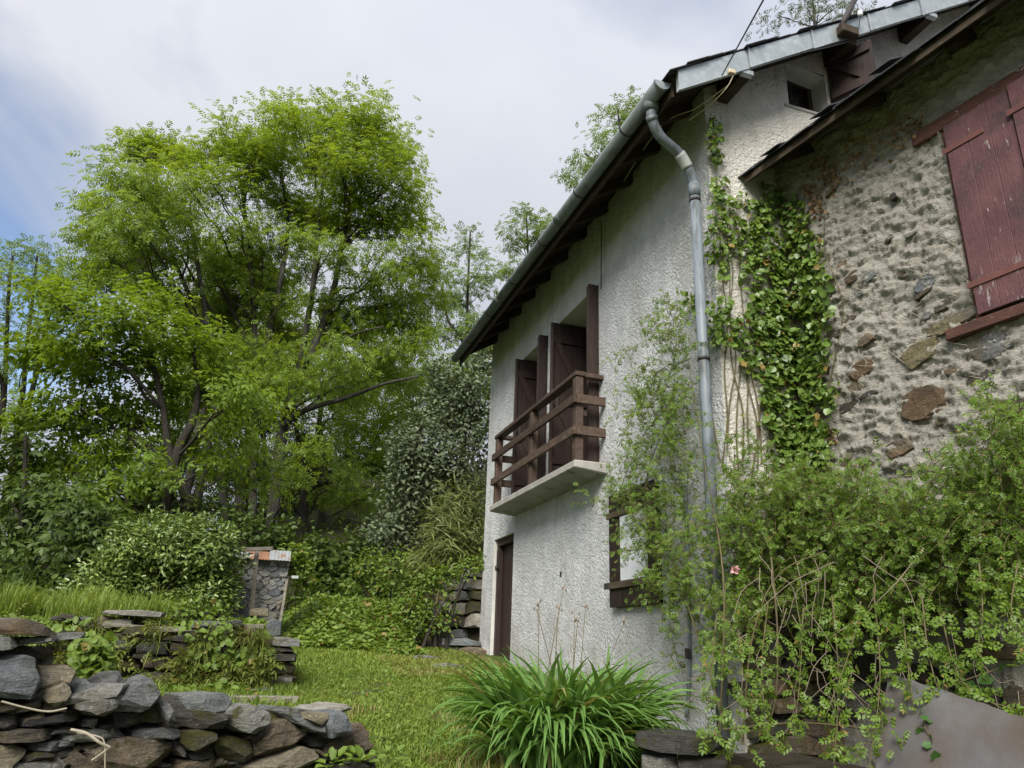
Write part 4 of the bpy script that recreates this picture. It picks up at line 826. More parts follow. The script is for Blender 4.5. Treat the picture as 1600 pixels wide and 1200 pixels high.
for k in range(12):
    px, py = rgb.uniform(1275, 1590), rgb.uniform(300, 760)
    if batpx(px, py)[0] > 1.5 and py < 520: continue
    bstone(px, py, rgb.uniform(.05, .15), rgb.uniform(.02, .05), rgb.choice(['brown', 'dark', 'olive', 'grey', 'brown']), 850+k, .15+rgb.uniform(-.1, .1), .006, .006)
rgb = random.Random(17)
for k in range(46):
    px, py = rgb.uniform(1230, 1600), rgb.uniform(800, 1120); bstone(px, py, rgb.uniform(.14, .34), rgb.uniform(.08, .17), rgb.choice(['dark', 'brown', 'dark', 'tan', 'brown']), 760+k, rgb.uniform(-.1, .1), .04)
M['red'] = None
m_, nt, b, out = newmat('flaking_red_paint'); v = coord(nt, (9, 9, 0.9)); w = coord(nt)
cl = mix_n(nt, rng_n(nt, noise_n(nt, w, 5, 5), 0.35, 0.65), (0.085, 0.032, 0.036), (0.130, 0.054, 0.058))
cl = mix_n(nt, rng_n(nt, noise_n(nt, w, 2.3, 6, 0.6), 0.50, 0.62, 0, .9), cl, (0.042, 0.024, 0.026))
v2 = coord(nt, (14, 14, 3.0)); cl = mix_n(nt, rng_n(nt, noise_n(nt, v2, 3.0, 5, 0.65), 0.67, 0.70), cl, (0.40, 0.35, 0.33))
sp = ND(nt, 'ShaderNodeSeparateXYZ'); nt.links.new(w, sp.inputs[0]); lowm = math_n(nt, 'MULTIPLY', rng_n(nt, sp.outputs[2], 4.15, 3.80), rng_n(nt, noise_n(nt, v2, 2.0, 5, 0.65), 0.56, 0.64))
cl = mix_n(nt, lowm, cl, (0.42, 0.39, 0.38))
nt.links.new(cl, b.inputs['Base Color']); b.inputs['Roughness'].default_value = 0.7; bump_n(nt, b, math_n(nt, 'ADD', noise_n(nt, v, 9, 6, 0.7), noise_n(nt, w, 26, 5, .7)), 0.6, 0.008); M['red'] = m_
M['redstrap'] = simple('red_painted_iron', (0.12, 0.05, 0.045), (0.16, 0.065, 0.055), 9, 0.6, bump=0.2)
M['redbeam'] = simple('red_brown_beam', (0.13, 0.055, 0.04), (0.07, 0.035, 0.028), 4, 0.8, (0.2, 0.14, 0.1), 12, (0.6, 0.72), (2, 2, 6), 0.5, tint=0.2)
o_ = bpt(SH[0]+.005, 0, .03)
rsh, pb = plank_shutter('red_shutter', o_[:2], BU[:2], BN[:2], .46, SH[1], SH[2], 3, M['red'], barn, brace=False, strap=((SH[2]-.2, .27), (SH[1]+.22, .44)), th=.035, gap=.002)
o2 = bpt(SH[0]+.475, 0, .045)
rsh2, pb2 = plank_shutter('red_shutter', o2[:2], BU[:2], BN[:2], .8, SH[1]-.01, SH[2]+.01, 4, M['red'], barn, brace=False, th=.04, strap=((SH[2]-.2, .3),))
def bbox_(name, u0, u1, z0, z1, o0, o1, mat, **k):
    V = [bpt(u, z, o) for u in (u0, u1) for o in (o0, o1) for z in (z0, z1)]
    bm = bmesh.new(); vv = [bm.verts.new(tuple(map(float, p))) for p in V]
    for q_ in ((0, 1, 3, 2), (4, 6, 7, 5), (0, 4, 5, 1), (2, 3, 7, 6), (0, 2, 6, 4), (1, 5, 7, 3)): bm.faces.new([vv[i] for i in q_])
    bmesh.ops.recalc_face_normals(bm, faces=bm.faces[:]); bmesh.ops.bevel(bm, geom=bm.edges[:], offset=.008, segments=1, affect='EDGES')
    return link(name, bmmesh(name, bm), mat, barn, **k)
bbox_('lintel', 1.34, 3.0, SH[2]+.015, SH[2]+.13, -.1, .028, M['redbeam']); bbox_('sill', 1.36, 3.0, SH[1]-.10, SH[1]-.02, -.1, .06, M['redbeam']); bbox_('jamb', SH[0]-.045, SH[0]+.002, SH[1]-.015, SH[2]+.01, -.1, .012, M['redbeam'])
broof = empty('roof', bpt(0, 5.7)); broof.parent = barn; broof.location = Vector(bpt(0, 5.7).tolist())-barn.location
SLB = 0.62
def bslope(name, u0, u1, o0, o1, zo, t, mat, parent=broof):     # roof rises going back (o decreasing)
    V = [bpt(u, 5.74+zo+d-SLB*(o-.35), o) for d in (0, t) for u, o in ((u0, o0), (u1, o0), (u1, o1), (u0, o1))]
    link(name, pymesh(name, V, [(0, 3, 2, 1), (4, 5, 6, 7), (0, 1, 5, 4), (1, 2, 6, 5), (2, 3, 7, 6), (3, 0, 4, 7)]), mat, parent)
for k, (o0, o1) in enumerate(((.37, .22), (.215, .06), (.055, -.1), (-.105, -.26))): bslope('eave_board', -.02, 7.2, o0+.004*k, o1, 0, .025, M['oldboard'])
bslope('roof_board', -.02, 7.2, -.27, -3.2, 0, .025, M['darkwood'])
bslope('eave_batten', -.02, 7.2, .385, .33, -.055, .05, M['oldboard'])
rgb = random.Random(3); u = -.08
while u < 3.4:
    w = rgb.uniform(.16, .3); bslope('slate', u, u+w-.006, .42+rgb.uniform(-.03, .035), .05, .028+rgb.uniform(0, .012), .012, M['slate'])
    bslope('slate', u+.08, u+w+.07, .385+rgb.uniform(-.03, .02), -.1, .044+rgb.uniform(0, .01), .012, M['slate']); u += w
bslope('slate_covering', -.02, 7.2, .04, -3.2, .06, .02, M['slate'])
for u in np.arange(.35, 6.5, .75): bslope('rafter', u, u+.08, .30, -.3, -.10, .098, M['darkwood'])
for k in range(3):
    u = .25+.55*k; bslope('curled_shingle', u, u+.2, .46, .2, .07+.012*k, .008, M['slate'])
# low mossy kerb wall, capped block and leaning board in front of the barn
kw = empty('mossy_low_wall', at(1240, 1160, h=4.4), 'dark mossy low stone wall under the rose beside the barn', 'stone wall')
K0, K1 = at(1120, 1140, h=4.75), at(1420, 1165, h=3.7)
rubble(kw, K0[:2], K1[:2], lambda u: .5, lambda u: 1.13-.02*u, 41, ['moss', 'dark', 'moss'], .12, .2, .2, .45, .3, 1.0, .06); corebox(kw, K0[:2], K1[:2], .3, 1.1, .5)
cb = empty('capped_stone_block', at(1050, 1180, h=4.6), 'squat stone block with dark slate cap beside the daylilies', 'stone block')
c = at(1058, 1178, h=4.6); A_ = unit(np.array([c[1], -c[0], 0])); N_ = -unit(np.array([c[0], c[1], 0]))
for k, (poly, m_, d_) in enumerate([([(-.20, -.55), (.0, -.55), (.0, -.02), (-.19, -.01)], 'grey', .3), ([(.005, -.55), (.26, -.55), (.26, -.03), (.005, -.02)], 'dark', .3), ([(-.235, -.005), (-.1, -.035), (.1, -.04), (.2, -.02), (.28, -.01), (.27, .04), (.1, .055), (-.15, .06), (-.22, .045)], 'dark', .4)]):
    link('cap_slab' if k == 2 else 'stone', stone_mesh(poly, c+ZU*.02*k, A_, ZU, N_, d_, .05+.03*(k == 2), 620+k, 1, .7), ST[m_], cb)
tl, tr, bl = at(1388, 1050, h=4.35), at(1665, 1142, h=3.85), at(1374, 1158, h=4.2); dv = (bl-tl); brp = tr+dv*2.6; bl2 = tl+dv*2.6; nb = unit(np.cross(tr-tl, dv))
rb_ = np.random.default_rng(4); loop = []
for p, q, n_ in ((tl, tr, 34), (tr, brp, 26), (brp, bl2, 34), (bl2, tl, 26)):
    for i in range(n_): loop.append(p+(q-p)*i/n_+unit(np.cross(q-p, nb))*(rb_.normal(0, .0022)-(.014 if rb_.random() < .05 else 0)))
n_ = len(loop); V = [p+nb*o for o in (0, .025) for p in loop]
bm = bmesh.new(); vv = [bm.verts.new(tuple(map(float, p))) for p in V]; bm.faces.new(vv[:n_]); bm.faces.new(vv[n_:][::-1])
for i in range(n_): bm.faces.new([vv[i], vv[(i+1) % n_], vv[n_+(i+1) % n_], vv[n_+i]])
link('leaning_board', bmmesh('leaning_board', bm), M['cement'], label='grey cement board with brown stains leaning below the rose', cat='board')

# dark stones added along the gable foot, standing in for the deep shade there
rubble(house, (3.44, 4.905), (4.22, 4.90), lambda u: .85, lambda u: 1.85+.1*math.sin(u*9), 45, ['dark', 'moss', 'dark', 'brown'], .09, .17, .14, .32, .15, 1.0, .05)
# ------------------------------------------------------------------ trees
LM = {'ash': leafmat('ash_leaf', (0.120, 0.190, 0.022), (0.240, 0.350, 0.052), 0.52, 0.5),
      'ash_far': leafmat('far_ash_leaf', (0.100, 0.165, 0.035), (0.190, 0.290, 0.070), 0.40, 0.6),
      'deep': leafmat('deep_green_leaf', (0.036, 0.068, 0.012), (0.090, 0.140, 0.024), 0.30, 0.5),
      'lime': leafmat('lime_green_leaf', (0.105, 0.170, 0.018), (0.205, 0.310, 0.038), 0.48, 0.5),
      'willow': leafmat('silver_green_leaf', (0.080, 0.110, 0.058), (0.165, 0.205, 0.115), 0.22, 0.5, tcol=(1.2, 1.2, 0.6)),
      'straw': leafmat('narrow_olive_leaf', (0.070, 0.105, 0.026), (0.180, 0.205, 0.062), 0.25, 0.5),
      'laurel': leafmat('laurel_leaf', (0.080, 0.130, 0.028), (0.205, 0.285, 0.068), 0.18, 0.32, 0.5),
      'weed': leafmat('weed_leaf', (0.080, 0.135, 0.020), (0.195, 0.285, 0.048), 0.35, 0.5, old=.02),
      'ivy': leafmat('ivy_leaf', (0.050, 0.100, 0.018), (0.180, 0.275, 0.048), 0.25, 0.38, 0.45, old=.035),
      'rose': leafmat('rose_leaf', (0.068, 0.125, 0.015), (0.175, 0.275, 0.036), 0.38, 0.45, old=.03),
      'lily': leafmat('daylily_leaf', (0.080, 0.160, 0.036), (0.165, 0.300, 0.075), 0.3, 0.6, 0.25),
      'grass': leafmat('grass_blade', (0.100, 0.165, 0.022), (0.270, 0.350, 0.065), 0.35, 0.55),
      'drygrass': leafmat('dry_grass', (0.149, 0.149, 0.046), (0.360, 0.312, 0.132), 0.3, 0.6),
      'fern': leafmat('wall_fern', (0.069, 0.098, 0.016), (0.180, 0.204, 0.036), 0.3, 0.55),
      'deadivy': leafmat('dead_ivy', (0.138, 0.081, 0.040), (0.288, 0.180, 0.096), 0.1, 0.7)}
M['bark'] = simple('ash_bark', (0.055, 0.050, 0.042), (0.028, 0.025, 0.02), 6, 0.9, (0.11, 0.105, 0.09), 3, (0.55, 0.7), (2, 2, .7), 0.8, 14, .03)
M['barkdark'] = simple('dark_bark', (0.040, 0.034, 0.027), (0.022, 0.018, 0.014), 6, 0.9, stretch=(2, 2, .7), bump=0.8, bscale=14, bdist=.03)
M['stem'] = simple('green_brown_stem', (0.12, 0.11, 0.045), (0.085, 0.06, 0.035), 12, 0.7, bump=0.1)
M['deadstem'] = simple('dry_stem', (0.28, 0.23, 0.17), (0.17, 0.13, 0.10), 12, 0.8, bump=0.1)

def depth_of(p): return float((np.asarray(p)-CAM) @ CF)
def lobe3(l, h, dh, rng):
    px, py, r = l[:3]; hh = h+rng.uniform(-dh, dh) if len(l) < 4 else h+l[3]
    c = at(px, py, h=hh); return c, r/FPX*depth_of(c)
def kmeans(P, k, rng, it=5):
    C = P[rng.choice(len(P), k, replace=False)]
    for _ in range(it):
        d = ((P[:, None]-C[None])**2).sum(-1); a = d.argmin(1)
        for j in range(k):
            if (a == j).any(): C[j] = P[a == j].mean(0)
    return a, C
def twigs(S, E, r0, r1):
    """straight three-sided twigs, vectorised"""
    t = unit(E-S); ref = np.tile(np.array([.3, .9, .2]), (len(S), 1)); a = unit(np.cross(t, ref)); b_ = np.cross(t, a); V = []
    for P, r in ((S, r0), (E, r1)):
        for k in range(3):
            an = k*2.0944; V.append(P+np.reshape(r, (-1, 1))*(a*math.cos(an)+b_*math.sin(an)))
    V = np.stack(V, 1).reshape(-1, 3); f = np.array([[0, 1, 4, 3], [1, 2, 5, 4], [2, 0, 3, 5]]); F_ = (f[None]+(np.arange(len(S))*6)[:, None, None]).reshape(-1, 4)
    return V, F_
def sample_lobes(lobes, rng, k):
    out = []
    for c, r in lobes:
        n = max(3, int(k*r*r)); d = rnd_dirs(rng, n); d[:, 2] = np.where(d[:, 2] < -.3, d[:, 2]*.5, d[:, 2])
        rad = r*(0.15+0.85*rng.random(n)**.5)*(1+.18*rng.normal(size=n)); out.append(c+d*rad[:, None]*np.array([1, 1, .85]))
    return np.concatenate(out)
def leaves_at(tips, outward, rng, m, spread, T, size, up_bias=.75, flat=.6):
    n = len(tips)*m; base = np.repeat(tips, m, 0); o = np.repeat(outward, m, 0)
    off = rng.normal(size=(n, 3))*spread*np.array([1, 1, flat]); pos = base+off
    d = unit(rng.normal(size=(n, 3))*np.array([1, 1, .5])+o*.5+off/spread*.5); d[:, 2] -= .15
    ups = unit(rng.normal(size=(n, 3))*.45+np.array([0, 0, 1])+o*up_bias)
    return scatter(T, pos, d, ups, size*rng.uniform(.7, 1.25, n))
ASH = T_pinnate(3, .42, .36, .35)
def tree(name, label, trunks, r0, lobes, h, dh, seed, lmat='ash', bmat='bark', k=40, m=15, size=.28, spread=.25, T=None, group=None, limbs=None, extra=None, fill=0):
    rng = np.random.default_rng(seed); L3 = [lobe3(l, h, dh, rng) for l in lobes]
    for _ in range(fill):
        i, j = rng.choice(len(L3), 2, replace=False); f_ = rng.uniform(.3, .7); L3.append((L3[i][0]*f_+L3[j][0]*(1-f_), (L3[i][1]+L3[j][1])*.36)) if np.linalg.norm(L3[i][0]-L3[j][0]) < 4.5 else None
    tips = sample_lobes(L3, rng, k); cen = np.mean([c for c, r in L3], 0)
    tpts = []
    tb = []
    for tr in trunks:
        P = [at(px, py, h=h+(o[0] if o else 0)) for px, py, *o in tr]; g = P[0].copy(); g[2] = float(gz(g[0], g[1]))-.1
        if P[0][2]-g[2] > .3: P = [g]+P
        sp = spline(P, 6); rr = r0*np.linspace(1, .22, len(sp))**.8; tb.append(tube(sp, rr, 9)); tpts.append(np.c_[sp, rr])
    TP = np.concatenate(tpts); base = TP[0, :3]
    n1 = limbs or max(3, int(len(L3)*.8)); n1 = min(n1, len(tips)); a1, C1 = kmeans(tips, n1, rng); S, E, R0_, R1_ = [], [], [], []
    for j in range(n1):
        idx = np.where(a1 == j)[0]
        if not len(idx): continue
        c = C1[j]; hd = np.hypot(TP[:, 0]-c[0], TP[:, 1]-c[1]); ok = np.where(TP[:, 2] < c[2]-.55*hd-.2)[0]
        i = ok[np.argmin(np.linalg.norm(TP[ok, :3]-c, axis=1))] if len(ok) else int(len(TP)*.35)
        p0 = TP[i, :3]; rb = min(TP[i, 3]*.6, .018+.0055*math.sqrt(len(idx))); ln = np.linalg.norm(c-p0)
        mid = (p0+c)/2+np.array([0, 0, .10*ln])*(1 if c[2] > p0[2]+1 else -.2)+rng.normal(0, .05*ln, 3); cv = bez(p0, mid, c, 8); cv[1:-1] += rng.normal(0, .018*ln, (6, 3))
        tb.append(tube(cv, np.linspace(rb, rb*.35, 8), 6)); k2 = max(1, len(idx)//6); a2, C2 = kmeans(tips[idx], k2, rng, 4)
        for q in range(k2):
            id2 = idx[a2 == q]
            if not len(id2): continue
            t_ = rng.uniform(.45, .95); s0 = cv[int(t_*7)]; c2 = C2[q]; l2 = np.linalg.norm(c2-s0); m2 = (s0+c2)/2+rng.normal(0, .08*l2, 3)+np.array([0, 0, .06*l2]); cv2 = bez(s0, m2, c2, 5); r2 = rb*.42
            tb.append(tube(cv2, np.linspace(r2, r2*.4, 5), 4))
            for t3 in id2: S.append(cv2[rng.integers(1, 5)]); E.append(tips[t3]); R0_.append(r2*.4); R1_.append(r2*.12)
    if extra:
        for pts, ra, rb in extra:
            P = spline([at(px, py, h=h+o) for px, py, o in pts], 6); tb.append(tube(P, np.linspace(ra, rb, len(P)), 7))
    if S: tb.append(twigs(np.array(S), np.array(E), np.array(R0_), np.array(R1_)))
    root = empty(name, base, label, 'tree', group)
    link('trunk', tubes_mesh('trunk', tb), M[bmat], root)
    V, F_ = leaves_at(tips, unit(tips-cen), rng, m, spread, T or ASH, size)
    link('crown', quadmesh('crown', V, F_), LM[lmat], root)
    return root
GT = 'ash trees at the wood edge'
tree('ash_tree', 'tall ash with leaning forked trunk, rightmost of the big crowns', [[(424, 860), (428, 780), (437, 690), (452, 620), (470, 560), (487, 460), (495, 380), (505, 280)], [(452, 620), (492, 540), (522, 450), (535, 380), (560, 290)]], .16,
     [(455, 185, 40), (455, 160, 18), (510, 190, 45), (570, 185, 42), (600, 170, 15), (612, 240, 42), (560, 260, 55), (632, 290, 32), (505, 260, 50), (650, 345, 28), (600, 345, 55), (540, 340, 55), (655, 415, 35), (592, 430, 50), (665, 385, 22), (480, 330, 40), (620, 490, 50), (560, 500, 40), (665, 470, 32), (440, 230, 35), (470, 420, 25), (530, 560, 40), (600, 560, 45), (440, 555, 35), (650, 540, 32), (560, 610, 40), (480, 600, 30), (640, 600, 25), (655, 300, 14), (640, 235, 14), (500, 470, 30), (520, 400, 34), (480, 375, 30), (405, 690, 28, -2.5), (450, 735, 26, -2.5), (365, 735, 28, -2.5), (485, 700, 24, -2), (420, 760, 22, -3)],
     22, 2.2, 11, group=GT, fill=26, extra=[([(441, 665, -.2), (480, 640, -.5), (540, 622, -.8), (600, 600, -1.2), (655, 588, -1.4)], .10, .03), ([(470, 560, 0), (520, 540, -.4), (560, 520, -.8), (600, 510, -1.2)], .07, .02), ([(487, 460, 0), (450, 470, .3), (420, 500, .6)], .05, .015), ([(494, 470, 0), (540, 470, .3), (590, 460, .5)], .05, .015)])
tree('ash_tree', 'tall ash with straight pale trunk in the middle of the big crowns', [[(393, 870), (394, 800), (398, 700), (402, 600), (398, 520), (392, 430), (385, 350), (375, 280)], [(402, 600), (420, 520), (440, 430), (450, 350), (440, 270)]], .14,
     [(420, 245, 42), (362, 235, 35), (352, 185, 14), (345, 200, 16), (395, 285, 40), (335, 290, 38), (440, 315, 40), (390, 350, 22), (315, 245, 32), (425, 195, 18), (300, 290, 30), (430, 380, 22), (340, 350, 22), (395, 230, 30), (360, 430, 26), (300, 450, 28), (410, 480, 26), (340, 500, 40), (380, 560, 45), (320, 560, 40), (430, 450, 34), (400, 420, 28), (450, 520, 36), (360, 470, 34), (420, 590, 36), (460, 580, 30), (330, 420, 28)],
     23, 2.2, 12, group=GT, fill=26, extra=[([(398, 560, 0), (360, 480, .3), (320, 400, .4), (285, 330, .4)], .08, .02), ([(400, 580, 0), (350, 520, -.3), (300, 430, -.5), (262, 360, -.6)], .07, .02), ([(395, 500, 0), (410, 420, .3), (400, 340, .4)], .06, .02)])
tree('ash_tree', 'tall spreading ash with dark trunk, leftmost of the big crowns', [[(352, 850), (349, 780), (340, 700), (335, 620), (330, 540), (300, 470), (270, 400), (245, 320)], [(335, 620), (325, 520), (310, 420), (297, 330)], [(330, 540), (280, 500), (235, 440), (205, 370)]], .13,
     [(215, 235, 26), (190, 232, 12), (260, 235, 32), (185, 275, 30), (230, 295, 42), (155, 325, 30), (135, 320, 14), (200, 350, 42), (275, 320, 32), (145, 370, 28), (250, 390, 30), (190, 420, 50), (170, 255, 16), (290, 260, 25), (140, 430, 36), (240, 450, 36), (290, 400, 20), (300, 345, 22)],
     22, 2.2, 13, group=GT, fill=30)
tree('maple_tree', 'broad low bright green tree with dark leaning trunk before the ash trees', [[(292, 800), (288, 770), (272, 725), (262, 690), (255, 640), (240, 570), (225, 500)], [(272, 725), (300, 660), (310, 600), (300, 540)]], .13,
     [(100, 470, 42), (170, 490, 48), (240, 485, 50), (80, 560, 48), (160, 570, 55), (240, 555, 50), (55, 640, 42), (130, 650, 45), (300, 535, 45), (330, 600, 45), (205, 640, 40), (375, 610, 38), (180, 700, 40), (270, 620, 38), (110, 530, 40), (350, 660, 35), (60, 450, 22), (420, 640, 26), (290, 690, 30), (240, 740, 36), (350, 720, 30), (90, 720, 36), (150, 760, 40)],
     17.5, 1.8, 14, lmat='lime', bmat='barkdark', k=44, m=15, size=.26, spread=.20, T=T_pinnate(2, .5, .5, .3))
tree('maple_tree', 'dark green tree with boughs down to the ground left of the ivy mound', [[(32, 900), (34, 840), (38, 760), (40, 680)]], .10,
     [(30, 690, 36), (20, 770, 45), (80, 780, 50), (140, 800, 50), (40, 840, 50), (110, 850, 55), (190, 800, 45), (30, 910, 40), (90, 910, 45), (170, 870, 36), (235, 770, 30), (10, 720, 30), (300, 780, 30), (130, 925, 20)],
     17.5, 1.6, 15, lmat='deep', bmat='barkdark', k=44, m=14, size=.27, spread=.20, T=T_pinnate(2, .5, .5, .3))
tree('slender_ash', 'slender pale trunked tree against blue sky, second from the frame edge', [[(20, 900), (18, 740), (35, 620), (42, 540), (52, 460), (58, 400)], [(18, 740), (55, 590), (75, 500), (90, 430)]], .11,
     [(60, 385, 20), (40, 400, 24), (95, 425, 22), (75, 440, 28), (50, 460, 28), (105, 480, 26), (70, 510, 24), (100, 560, 22), (40, 540, 16), (20, 620, 18), (60, 650, 24)], 27, 1.6, 16, lmat='ash_far', bmat='barkdark', k=26, m=12, group='slender trees at the frame edge')
tree('slender_ash', 'slender pale trunked tree at the very edge of the frame', [[(-30, 900), (-20, 760), (4, 640), (10, 540), (14, 450), (20, 400)], [(4, 640), (-10, 560), (-5, 470)]], .11,
     [(12, 395, 22), (-10, 420, 30), (20, 440, 24), (-20, 480, 34), (8, 500, 20), (-25, 560, 34), (10, 580, 14), (-20, 640, 34), (-10, 710, 30)], 26, 1.6, 17, lmat='ash_far', bmat='barkdark', k=26, m=12, group='slender trees at the frame edge')
tree('forked_tree', 'small dark tree forking low between the ash trunk and the house', [[(472, 880), (474, 820), (478, 770), (472, 720), (462, 660), (458, 600)], [(478, 770), (492, 710), (500, 650), (505, 600)], [(478, 770), (520, 750), (560, 745)]], .16,
     [(500, 690, 40), (545, 660, 45), (480, 640, 36), (540, 740, 40), (590, 700, 42), (610, 650, 40), (460, 710, 26), (500, 770, 34), (570, 780, 36), (440, 740, 26), (520, 620, 34)], 25, 1.6, 18, lmat='lime', bmat='barkdark', k=20, m=14)
GF = 'trees behind the house roof'
tree('slender_ash', 'thin upright tree rising left of the gutter end', [[(728, 640), (729, 560), (730, 480), (733, 400), (735, 360)], [(728, 560), (700, 500), (690, 450)]], .13,
     [(736, 365, 15), (725, 390, 20), (750, 405, 18), (705, 425, 20), (740, 435, 28), (715, 470, 28), (765, 455, 16), (690, 470, 18), (740, 500, 28), (700, 520, 28), (770, 430, 9), (675, 440, 10), (670, 510, 22), (755, 530, 22)], 38, 1.6, 19, lmat='ash_far', bmat='barkdark', k=13, m=13, size=.42, group=GF)
tree('slender_ash', 'small rounded treetop above the middle of the gutter', [[(826, 560), (826, 450), (824, 370), (822, 335)]], .12,
     [(822, 335, 18), (845, 345, 16), (800, 355, 18), (830, 370, 26), (805, 385, 20), (860, 350, 10), (800, 420, 26), (840, 410, 24)], 42, 1.4, 20, lmat='ash_far', bmat='barkdark', k=12, m=13, size=.45, group=GF)
tree('slender_ash', 'treetop rising behind the upper half of the gutter', [[(985, 420), (980, 330), (972, 230), (965, 170)], [(980, 330), (940, 270), (915, 240)]], .13,
     [(978, 165, 22), (955, 185, 20), (990, 190, 24), (935, 215, 20), (960, 225, 28), (905, 245, 15), (935, 255, 24), (890, 270, 12), (905, 280, 18), (1000, 230, 24), (970, 270, 26)], 27, 1.4, 21, lmat='ash_far', bmat='barkdark', k=20, m=13, size=.34, group=GF)
tree('slender_ash', 'sparse treetop showing above the zinc roof edge', [[(1290, 300), (1285, 160), (1275, 60), (1270, 0)]], .13,
     [(1215, 30, 16), (1240, 10, 22), (1270, 15, 26), (1300, 5, 26), (1330, 0, 24), (1260, -20, 30), (1310, -30, 30), (1200, 45, 7), (1340, 20, 18)], 25, 1.2, 22, lmat='willow', bmat='barkdark', k=18, m=10, size=.26, group=GF)
GW = 'woodland trees filling the slope behind'
bgl = [('tall woodland tree closing the gap behind the big ash crowns', 410, 31, [(330, 400, 36), (380, 430, 42), (430, 470, 45), (350, 490, 48), (400, 530, 50), (460, 540, 45), (300, 480, 42), (320, 570, 48), (430, 600, 45), (500, 520, 36), (270, 540, 40), (380, 620, 48), (500, 590, 40), (290, 620, 40)], 'ash'),
       ('broad crowned woodland tree behind the pale ash trunk', 385, 34, [(300, 640, 50), (360, 640, 55), (420, 660, 55), (330, 710, 55), (400, 730, 55), (280, 720, 45), (360, 790, 50), (430, 800, 45), (290, 790, 40), (455, 740, 40)], 'deep'),
       ('broad crowned woodland tree in the gap beside the forked tree', 540, 36, [(480, 720, 50), (540, 690, 60), (600, 720, 55), (520, 780, 55), (580, 800, 55), (480, 810, 45), (620, 790, 45), (540, 630, 45), (490, 860, 40), (560, 860, 40)], 'lime'),
       ('broad crowned woodland tree behind the silvery shrub', 650, 33, [(600, 580, 40), (650, 590, 48), (700, 590, 45), (620, 650, 50), (680, 640, 50), (740, 560, 36), (760, 600, 36), (720, 640, 40), (600, 520, 30), (570, 600, 36)], 'lime'),
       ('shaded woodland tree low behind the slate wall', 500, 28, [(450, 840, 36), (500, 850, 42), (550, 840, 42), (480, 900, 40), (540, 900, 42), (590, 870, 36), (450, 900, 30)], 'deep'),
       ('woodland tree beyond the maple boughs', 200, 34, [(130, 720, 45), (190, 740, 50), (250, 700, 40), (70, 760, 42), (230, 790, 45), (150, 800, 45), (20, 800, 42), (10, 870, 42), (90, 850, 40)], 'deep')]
for i, (lab, px, h, lobes, lm) in enumerate(bgl):
    tree('woodland_tree', lab, [[(px, 900), (px+4, 780), (px+2, 660)]], .2, lobes, h, 1.8, 40+i, lmat=lm, bmat='barkdark', k=14, m=14, size=.46, spread=.34, group=GW)

# ------------------------------------------------------------------ shrubs and undergrowth
def shrub(name, label, lobes, h, dh, seed, lmat, T, size, k, m=6, spread=.1, stems=14, cat='shrub', bmat='barkdark', up=1.3, root_off=0.0, shell=.55, srad=.03):
    rng = np.random.default_rng(seed); L3 = [lobe3(l, h, dh, rng) for l in lobes]; cen = np.mean([c for c, r in L3], 0)
    pts, outw = [], []
    for c, r in L3:
        n = int(k*r*r); d = rnd_dirs(rng, n); rr = r*(shell+(1-shell)*rng.random(n)**.6)*(1+.12*rng.normal(size=n)); pts.append(c+d*rr[:, None]); outw.append(d)
    tips, outw = np.concatenate(pts), np.concatenate(outw)
    g = cen.copy(); g[2] = float(gz(g[0], g[1]))-.05
    gz_all = gz(tips[:, 0], tips[:, 1]); keep = tips[:, 2] > gz_all+.02; tips, outw = tips[keep], outw[keep]
    root = empty(name, g, label, cat); V, F_ = leaves_at(tips, outw, rng, m, spread, T, size, up, .9)
    link('foliage', quadmesh('foliage', V, F_), LM[lmat], root); tb = []
    for c, r in L3:
        p0 = g+np.array([rng.normal(0, .15), rng.normal(0, .1), 0]); p0[2] = float(gz(p0[0], p0[1]))-.05; tb.append(tube(bez(p0, (p0+c)/2+np.array([0, 0, .25]), c, 6), np.linspace(srad, srad*.3, 6), 5))
    ix = rng.choice(len(tips), min(len(tips), 160), replace=False); near = np.array([min(L3, key=lambda q: np.linalg.norm(q[0]-t))[0] for t in tips[ix]])
    tb.append(twigs(near, tips[ix], np.full(len(ix), .008), np.full(len(ix), .003)))
    link('stems', tubes_mesh('stems', tb), M[bmat], root); return root
shrub('laurel_mound', 'rounded dark mound of glossy evergreen leaves smothering the shed', [(238, 828, 26), (205, 858, 36), (268, 850, 42), (320, 858, 42), (340, 880, 36), (160, 908, 40), (220, 910, 52), (290, 908, 52), (338, 922, 34), (128, 942, 26), (200, 950, 40), (268, 955, 40), (320, 945, 34), (150, 950, 26), (190, 830, 12), (300, 830, 22), (340, 840, 16)], 10.9, .3, 51, 'laurel', T_fold(1, .45), .066, 1700, 9, .06)
shrub('ivy_tuft', 'small leafy tuft growing beside the rusty tin cap', [(465, 868, 16), (470, 890, 14), (458, 880, 12), (475, 910, 10)], 12.2, .1, 52, 'weed', T_fold(1, .6), .08, 1400, 6, .06, srad=.006)
shrub('creeping_laurel', 'bright trailing leaves in front of the mound above the wall', [(300, 962, 22), (260, 968, 20), (230, 985, 16), (340, 968, 16), (285, 985, 16)], 8.6, .3, 53, 'weed', T_fold(1, .6), .065, 1800, 6, .05)
shrub('willow_shrub', 'large silvery green shrub filling the space beside the house corner', [(735, 600, 40), (700, 630, 45), (660, 690, 52), (735, 670, 48), (700, 740, 52), (640, 770, 48), (618, 835, 42), (600, 820, 24), (668, 830, 50), (740, 740, 40), (745, 800, 40), (690, 590, 30), (640, 720, 36), (760, 560, 26), (580, 850, 20)], 15.3, .6, 54, 'willow', T_fold(1, .55), .095, 420, 8, .10, shell=.4)
